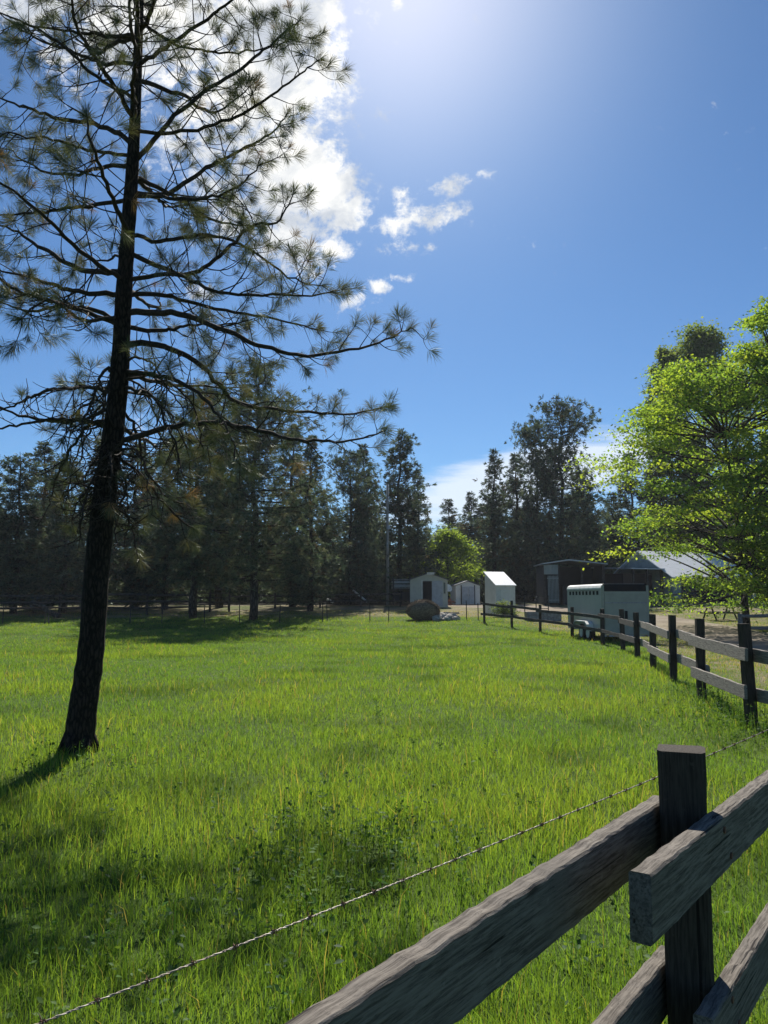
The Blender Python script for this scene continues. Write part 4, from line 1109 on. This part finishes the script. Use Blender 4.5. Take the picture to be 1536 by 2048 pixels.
# ------------------------------------------------------------------ horse trailer
def make_trailer():
    c = Vector((8.22, 29.3, 0)); L = 4.2; W = 1.82; H0, H1 = 0.42, 2.22; z0 = gzf(9, 30) - 0.05
    t = thing('horse_trailer', (c.x, c.y, z0), 'cream horse trailer parked behind the fence, its dark topped rear towards the camera', 'trailer', R(4))
    # local frame: x to the right along the rear, y forward
    body = MB(); prof = [(0, H0), (W, H0), (W, H1 - 0.14), (W - 0.04, H1 - 0.05), (W - 0.14, H1), (0.14, H1), (0.04, H1 - 0.05), (0, H1 - 0.14)]
    body.prism(prof, 0.0, L)
    body.build('body', M['tgrey'], t)
    rf = MB(); rf.prism([(-0.012, H1 - 0.19), (-0.014, H1 - 0.13), (0.03, H1 - 0.035), (0.135, H1 + 0.016), (W - 0.135, H1 + 0.016), (W - 0.03, H1 - 0.035), (W + 0.014, H1 - 0.13), (W + 0.012, H1 - 0.19), (W + 0.002, H1 - 0.19), (W + 0.003, H1 - 0.13), (W - 0.04, H1 - 0.047), (W - 0.14, H1 + 0.004), (0.14, H1 + 0.004), (0.04, H1 - 0.047), (-0.003, H1 - 0.13), (-0.002, H1 - 0.19)], 0.02, L + 0.01)
    rf.build('roof', M['white'], t)
    for k in range(9):
        y = 0.3 + k * 0.42; MB().box((-0.010, y, H1 - 0.40), (-0.003, y + 0.22, H1 - 0.25)).build('vent', M['dark'], t)
    MB().box((-0.02, 0.1, H1 - 0.22), (-0.004, L - 0.1, H1 - 0.20)).build('side_trim', M['steel'], t)
    # rear: frame, dark open top, ramp and its hinges
    fr = MB(); fr.box((0.0, -0.06, H0 - 0.1), (0.09, -0.003, H1 - 0.04)); fr.box((W - 0.09, -0.06, H0 - 0.1), (W, -0.003, H1 - 0.04)); fr.box((0.09, -0.06, H1 - 0.32), (W - 0.09, -0.003, H1 - 0.27))
    fr.build('rear_frame', M['trear_shaded'], t)
    MB().box((0.05, -0.02, H1 - 0.268), (W - 0.05, -0.004, H1 + 0.01)).build('rear_opening', M['dark'], t)
    rp = MB(); rp.box((0.10, -0.07, H0 - 0.09), (W - 0.10, -0.022, H1 - 0.33)); rp.build('ramp', M['trear_shaded'], t)
    rail_ = MB(); rail_.box((0.10, -0.085, 1.50), (W - 0.10, -0.072, 1.54)); rail_.build('ramp_bar', M['steel'], t)
    MB().box((0.86, -0.10, 0.92), (0.96, -0.072, 1.22)).build('latch', M['dark'], t)
    MB().box((0.0, -0.12, H0 - 0.16), (W, -0.0, H0 - 0.104)).build('bumper', M['steel'], t)
    for x in (0.12, W - 0.2):
        MB().box((x, -0.14, H0 - 0.15), (x + 0.08, -0.122, H0 - 0.11)).build('tail_light', M['brick'], t)
    # tandem wheels and the white fender on the visible side
    for sx in (-0.06, W - 0.12):
        for y in (1.45, 2.25):
            wh = MB(); wh.disc((sx + 0.09, y, 0.33), (1, 0, 0), 0.33, 0.19, 20)
            o = wh.build('wheel', M['rubber'], t)
            MB().disc((sx - 0.012 if sx < 0 else sx + 0.19, y, 0.33), (1, 0, 0), 0.19, 0.03, 16).build('rim', M['white'], o)
        f = MB(); x0, x1 = (-0.26, -0.003) if sx < 0 else (W + 0.003, W + 0.22)
        arc = [(0.95, 0.42), (1.02, 0.68), (1.25, 0.80), (2.45, 0.80), (2.68, 0.68), (2.75, 0.42)]
        inn = [(2.70, 0.42), (2.64, 0.66), (2.43, 0.76), (1.27, 0.76), (1.06, 0.66), (1.0, 0.42)]
        poly = arc + inn
        vs = [(x0, y, z) for y, z in poly] + [(x1, y, z) for y, z in poly]; n = len(poly)
        fs = [((i + 1) % n, i, n + i, n + (i + 1) % n) for i in range(n)]
        m = len(arc)
        for side_ in (0, n):
            for i in range(m - 1): fs.append((side_ + i, side_ + i + 1, side_ + n - 2 - i, side_ + n - 1 - i))
        f.add(vs, fs).build('fender', M['white'], t)
    # tongue and jack
    tg = MB(); tg.tube([(0.2, L, 0.45), (W / 2, L + 1.3, 0.45)], 0.05, 6); tg.tube([(W - 0.2, L, 0.45), (W / 2, L + 1.3, 0.45)], 0.05, 6)
    tg.build('tongue', M['steel'], t)
    MB().tube([(W / 2, L + 1.0, 0.0), (W / 2, L + 1.0, 0.75)], 0.035, 8).build('jack', M['steel'], t)
make_trailer()

# ------------------------------------------------------------------ utility pole
def make_pole():
    b = onground(775, 60); H = P(775, 968, 60).z - b.z
    t = thing('utility_pole', b, 'tall slim wooden utility pole with a small lamp, left of the cream shed', 'utility pole')
    MB().tube([(0, 0, -0.3), (0, 0, H)], [0.14, 0.09], 10).build('shaft', M['pole'], t, True)
    lz = P(775, 1057, 60).z - b.z
    arm = MB(); arm.tube([(0, -0.1, lz - 0.1), (0.05, -0.5, lz + 0.1), (0.1, -0.8, lz + 0.08)], 0.025, 6); arm.build('lamp_arm', M['steel'], t)
    hd = MB(); hd.tube([(0.1, -0.85, lz + 0.15), (0.1, -0.85, lz + 0.02), (0.1, -0.85, lz - 0.12)], [0.06, 0.14, 0.17], 12); hd.build('lamp_head', M['lamp'], t)
    MB().box((-0.06, -0.16, lz - 1.5), (0.06, -0.10, lz - 1.1)).build('meter_box', M['steel'], t)
    wz = P(775, 1012, 60).z
    e = P(380, 1008, 74)
    w = thing('power_line', (b.x, b.y, wz), 'thin overhead cable running left from the utility pole into the trees', 'cable')
    pts = []
    for i in range(25):
        f = i / 24; p = Vector((b.x, b.y, wz)).lerp(e, f); p.z -= 0.9 * 4 * f * (1 - f) * 0.4; pts.append(p - w.location)
    MB().tube(pts, 0.018, 4).build('cable', M['rubber'], w)
    MB().tube([(0, 0, -0.06), (0, 0, 0.06)], 0.05, 8).build('insulator', M['lamp'], w)
make_pole()

# ------------------------------------------------------------------ corral, wire fence and small things at the far edge
def rail_run(name, pts, rails, label, h=1.3, gap=2.6, rr=0.055, pr=0.08, mat=None, flat=False):
    mat = mat or M['corral']
    t = thing(name, (pts[0].x, pts[0].y, gzf(pts[0].x, pts[0].y)), label, 'fence')
    o = t.location
    posts = []
    for a, b in zip(pts[:-1], pts[1:]):
        n = max(1, int((b - a).length / gap))
        for i in range(n): posts.append(a.lerp(b, i / n))
    posts.append(pts[-1])
    for p in posts:
        z = gzf(p.x, p.y) - o.z; q = (p.x - o.x, p.y - o.y)
        MB().tube([(q[0], q[1], z - 0.2), (q[0] + random.uniform(-0.03, 0.03), q[1], z + h + random.uniform(0, 0.12))], [pr, pr * 0.85], 7).build('post', mat, t)
    for p, p2 in zip(posts[:-1], posts[1:]):
        for f in rails:
            za = gzf(p.x, p.y) - o.z + h * f + random.uniform(-0.04, 0.04); zb = gzf(p2.x, p2.y) - o.z + h * f + random.uniform(-0.04, 0.04)
            MB().tube([(p.x - o.x, p.y - o.y - 0.1, za), ((p.x + p2.x) / 2 - o.x, (p.y + p2.y) / 2 - o.y - 0.1, (za + zb) / 2 + random.uniform(-0.03, 0.02)), (p2.x - o.x, p2.y - o.y - 0.1, zb)], [rr, rr, rr * 0.8], 6).build('rail', mat, t)
    return t
def V2(px, d): q = onground(px, d); return q
rail_run('corral_fence', [V2(-60, 47), V2(120, 48), V2(380, 49)], (0.35, 0.65, 0.95), 'dark pole corral fence along the left edge of the wood', 1.3, 2.6, 0.075)
rail_run('corral_fence', [V2(458, 54), V2(640, 56), V2(800, 58)], (0.4, 0.85), 'low dark pole fence between the second field pine and the utility pole', 1.05)
rail_run('corral_fence', [V2(1560, 29.5), V2(1478, 29)], (0.48, 0.93), 'short pale topped rail fence beyond the road at the right edge', 1.05, 1.7, 0.07, 0.1, M['rail'])
# farm gate
gt = thing('farm_gate', V2(388, 51), 'dark barred farm gate just behind the left field pine', 'gate', R(4))
for x in (0, 1.05, 2.3): MB().tube([(x, 0, -0.2), (x, 0, 1.62)], 0.07, 8).build('gate_post', M['corral'], gt)
for z in (0.35, 0.65, 0.95, 1.25, 1.5): MB().box((0.05, -0.11, z - 0.04), (2.25, -0.075, z + 0.04)).build('bar', M['corral'], gt)
MB().tube([(0.1, -0.13, 0.35), (1.0, -0.13, 1.5)], 0.025, 6).build('brace', M['corral'], gt)
# wire fence with steel posts along the far edge of the field
def wire_fence():
    d = 43.5; p0 = onground(-60, 41); t = thing('wire_fence', p0, 'low wire fence on thin steel posts along the far edge of the field', 'fence')
    prev = None; pxs = [-60, 8, 92, 100, 180, 262, 325, 410, 480, 560, 645, 655, 740, 777, 850, 933, 956]
    for i, px in enumerate(pxs):
        dd = 41 + 3.0 * (i / (len(pxs) - 1)); q = onground(px, dd) - p0
        MB().tube([(q.x, q.y, q.z - 0.15), (q.x + random.uniform(-0.04, 0.04), q.y, q.z + random.uniform(0.9, 1.1))], 0.028, 5).build('post', M['corral'], t)
        if prev is not None and not (px in (100, 655)):
            for h in (0.3, 0.6, 0.88):
                MB().tube([prev + Vector((0, 0, h)), (prev + q) / 2 + Vector((0, 0, h - 0.03)), q + Vector((0, 0, h))], 0.003, 3).build('wire', M['rust'], t)
        prev = q
wire_fence()
# blue-grey camper in the trees
def camper():
    t = thing('covered_cart', onground(82, 50), 'small blue grey covered cart under the dark conifers at far left', 'cart', R(6)); t.scale = (0.55, 0.55, 0.55)
    MB().prism([(-0.85, 0.5), (0.85, 0.5), (0.9, 1.1), (0.8, 1.9), (0.6, 2.02), (-0.65, 2.02), (-0.85, 1.8), (-0.92, 1.1)], -1.0, 1.6).build('body', M['blue'], t)
    MB().box((-0.35, -1.03, 1.25), (0.4, -1.003, 1.65)).build('window', M['glass'], t)
    MB().box((-0.8, -1.02, 0.85), (0.8, -1.003, 0.93)).build('stripe', M['white'], t)
    for x in (-0.75, 0.75):
        w = MB().disc((x, 0.2, 0.33), (1, 0, 0), 0.33, 0.2, 14).build('wheel', M['rubber'], t)
        MB().disc((x + (0.11 if x > 0 else -0.11), 0.2, 0.33), (1, 0, 0), 0.17, 0.02, 12).build('rim', M['white'], w)
camper()
def blob(mb, c, r, seed, n=9, m=14, rough=0.18, flat=0.0):
    rs = random.Random(seed); v = []; f = []
    for i in range(n + 1):
        th = PI * i / n
        for k in range(m):
            a = 2 * PI * k / m; j = 1 + rs.uniform(-rough, rough)
            z = math.cos(th); v.append((c[0] + r[0] * math.sin(th) * math.cos(a) * j, c[1] + r[1] * math.sin(th) * math.sin(a) * j, max(c[2] + r[2] * z * j, flat)))
    for i in range(n):
        for k in range(m): f.append((i * m + k, (i + 1) * m + k, (i + 1) * m + (k + 1) % m, i * m + (k + 1) % m))
    mb.add(v, f)
# weathered round bale / heap beside the pale rocks
hb = onground(846, 44)
hp = thing('hay_bale', hb, 'weathered brown round bale slumped at the far edge of the field', 'hay bale')
q = MB(); blob(q, (0, 0, 0.5), (0.92, 0.75, 0.62), 5, 12, 22, 0.05, -0.05); q.build('bale', M['hay'], hp, True)
q = MB()
for k in range(1100):
    a = random.uniform(-0.25, PI + 0.25); rr_ = random.uniform(-0.7, 0.7); p = Vector((0.92 * math.cos(a) * math.sqrt(1 - rr_ ** 2 * 0.6), rr_ * 0.7, 0.5 + 0.62 * math.sin(a) * math.sqrt(1 - rr_ ** 2 * 0.6)))
    d_ = Vector((random.gauss(0, 1), random.gauss(0, 1), random.gauss(0, 0.6))).normalized() * 0.12; q.tube([p - d_ * 0.5, p + d_], [0.012, 0.004], 3, False)
q.build('loose_straw', M['hay'], hp)
def stone(px, d, r, seed, label):
    r *= 1.25; c = onground(px, d); q = MB(); blob(q, (0, 0, r * 0.45), (r * 1.2, r, r * 0.75), seed, 6, 9, 0.22, -0.03)
    o = q.build('rock', M['stone'], None); o.location = c; tag(o, label, 'rock', 'pale rocks beside the round bale'); return o
ROCKS = ['pale rock at the front foot of the round bale', 'pale rock second from the round bale in the front row', 'smallest front pale rock in the middle of the heap', 'big pale rock right of the middle of the heap', 'pale rock farthest right in the heap', 'largest pale rock at the back of the heap', 'pale rock tucked behind the right side of the round bale', 'back pale rock beside the plank ends']
for i, (px, d, r) in enumerate([(873, 43.4, 0.20), (884, 43.8, 0.24), (894, 43.3, 0.18), (904, 43.9, 0.25), (912, 43.5, 0.17), (888, 44.4, 0.28), (866, 44.2, 0.2), (900, 44.5, 0.22)]):
    stone(px, d, r, 40 + i, ROCKS[i])
pb = thing('plank_pile', onground(893, 45.0), 'low pile of pale planks lying behind the rocks', 'plank pile', R(3))
for k in range(5): MB().box((-0.75 + 0.05 * k, -0.3 + 0.12 * k, 0.26 + 0.055 * (k % 2)), (0.62 + 0.04 * k, -0.2 + 0.12 * k, 0.305 + 0.055 * (k % 2))).build('plank', M['rail'], pb)
for x in (-0.5, 0.4): MB().box((x, -0.32, 0), (x + 0.1, 0.35, 0.26)).build('bearer', M['corral'], pb)
# lumber rack left of the cream shed
lr = thing('lumber_rack', onground(803, 60), 'dark rack stacked with pale boards, left of the cream shed', 'lumber rack')
for x in (-0.68, 0.62): MB().box((x, -0.5, -0.1), (x + 0.1, -0.4, 2.2)).build('upright', M['corral'], lr)
for x in (-0.68, 0.62): MB().box((x, 0.4, -0.1), (x + 0.1, 0.5, 2.2)).build('upright', M['corral'], lr)
for k, z in enumerate((1.28, 1.42, 1.56, 1.72, 1.90)):
    for j in range(3): MB().box((-0.75 + random.uniform(-0.06, 0.1), -0.42 + j * 0.27, z), (0.72 + random.uniform(-0.1, 0.05), -0.20 + j * 0.27, z + 0.09)).build('board', M['white'] if (k + j) % 2 else M['stone'], lr)
for z in (0.3, 1.18): MB().box((-0.7, -0.48, z), (0.74, 0.48, z + 0.08)).build('shelf', M['corral'], lr)
MB().box((-0.55, -0.35, 0.385), (0.6, 0.35, 1.0)).build('crate', M['barndark'], lr)
# dark heap of logs with pale broken ends
lg = thing('log_pile', onground(700, 60), 'dark heap of old logs with pale broken ends, left of the utility pole', 'log pile')
for k in range(16):
    x = random.uniform(-1.2, 1.1); z = 0.16 + 0.27 * (k % 4) * (1 - abs(x) / 1.9); y = random.uniform(-0.4, 0.6); a = random.uniform(-0.5, 0.5)
    d_ = Vector((math.cos(a), math.sin(a) * 1.3, random.uniform(-0.25, 0.25))).normalized() * random.uniform(0.5, 1.0)
    MB().tube([Vector((x, y, z)) - d_, Vector((x, y, z)) + d_], random.uniform(0.09, 0.16), 8).build('log', M['barkg'], lg)
MB().tube([(0.25, -0.7, 1.15), (1.35, -0.75, 0.25)], 0.07, 8).build('broken_branch', M['white'], lg)
MB().tube([(-1.75, -0.6, 0.45), (-1.25, -0.7, 0.22)], 0.09, 8).build('broken_branch', M['white'], lg)
# bricks between the sheds
bp = thing('brick_heap', onground(902, 60), 'small reddish brick heap between the two pale sheds', 'brick heap')
for k in range(26):
    x = random.uniform(-0.35, 0.35); z = 0.05 + 0.09 * int(random.random() * 7 * (1 - abs(x) / 0.5)); y = random.uniform(-0.25, 0.25)
    MB().box((-0.10, -0.05, -0.033), (0.10, 0.05, 0.033), Matrix.Translation((x, y, z)) @ Matrix.Rotation(random.uniform(0, PI), 4, 'Z')).build('brick', M['brick'], bp)
# fallen trunk at the left
ft = onground(92, 46)
o = MB().tube(curve([(-0.9, 0, 0.85), (-0.3, 0.1, 0.62), (0.35, 0, 0.3), (0.9, -0.1, 0.05)], 12), [0.08 + 0.01 * i for i in range(13)], 8).build('fallen_trunk', M['barkg'], None, True)
o.location = ft; tag(o, 'dark leaning dead trunk below the blue grey cart at far left', 'log')
# trough and pipe corral panel behind the fence
tg = thing('water_trough', onground(1085, 43), 'low blue grey water trough behind the middle of the far fence', 'trough')
q = MB(); q.box((-0.95, -0.35, 0.0), (0.95, 0.35, 0.05)); q.box((-0.95, -0.35, 0.052), (0.95, -0.30, 0.5)); q.box((-0.95, 0.30, 0.052), (0.95, 0.35, 0.5)); q.box((-0.95, -0.298, 0.052), (-0.90, 0.298, 0.5)); q.box((0.90, -0.298, 0.052), (0.95, 0.298, 0.5))
q.build('tank', M['trough'], tg); MB().box((-0.9, -0.3, 0.36), (0.9, 0.3, 0.38)).build('water', M['glass'], tg)
pp = thing('pipe_fence', onground(1049, 47.5), 'thin steel pipe corral panel in front of the open pole shed', 'corral panel')
for x in (0, 0.7, 1.45): MB().tube([(x, 0, 0), (x, 0, 1.25)], 0.03, 6).build('upright', M['barndark'], pp)
for z in (0.45, 0.8, 1.2): MB().tube([(0, 0, z), (1.45, 0, z)], 0.022, 6).build('bar', M['barndark'], pp)
# picnic table beyond the road
pt_ = thing('picnic_table', onground(1438, 44), 'dark wooden picnic table in the shade of the lime green tree', 'picnic table', R(12))
q = MB()
for k in range(5): q.box((-0.92, -0.38 + k * 0.155, 0.72), (0.92, -0.24 + k * 0.155, 0.76))
q.build('tabletop', M['corral'], pt_)
for y in (-0.85, 0.62): MB().box((-0.92, y, 0.43), (0.92, y + 0.25, 0.47)).build('bench', M['corral'], pt_)
for x in (-0.65, 0.65):
    for s_ in (-1, 1): MB().tube([(x, s_ * 0.2, 0.715), (x, s_ * 0.62, 0.0)], 0.05, 6).build('leg', M['corral'], pt_)
    MB().box((x - 0.03, -0.82, 0.36), (x + 0.03, 0.84, 0.425)).build('cross_beam', M['corral'], pt_)

# ------------------------------------------------------------------ thin haze volume, added to lift dark tones as lens glare would
def make_haze():
    m = bpy.data.materials.new('haze'); m.use_nodes = True; T = NT(m.node_tree); T.n.clear()
    out = T.node('ShaderNodeOutputMaterial'); v = T.node('ShaderNodeVolumePrincipled')
    v.inputs['Color'].default_value = (0.86, 0.92, 1.0, 1); v.inputs['Density'].default_value = HAZE; v.inputs['Anisotropy'].default_value = 0.2
    T.l.new(v.outputs[0], out.inputs['Volume'])
    o = MB().box((-620, -320, -4), (620, 1230, 26)).build('haze', m); stuff(o)
HAZE = 0.00028
make_haze()
print('objects', len(bpy.data.objects))
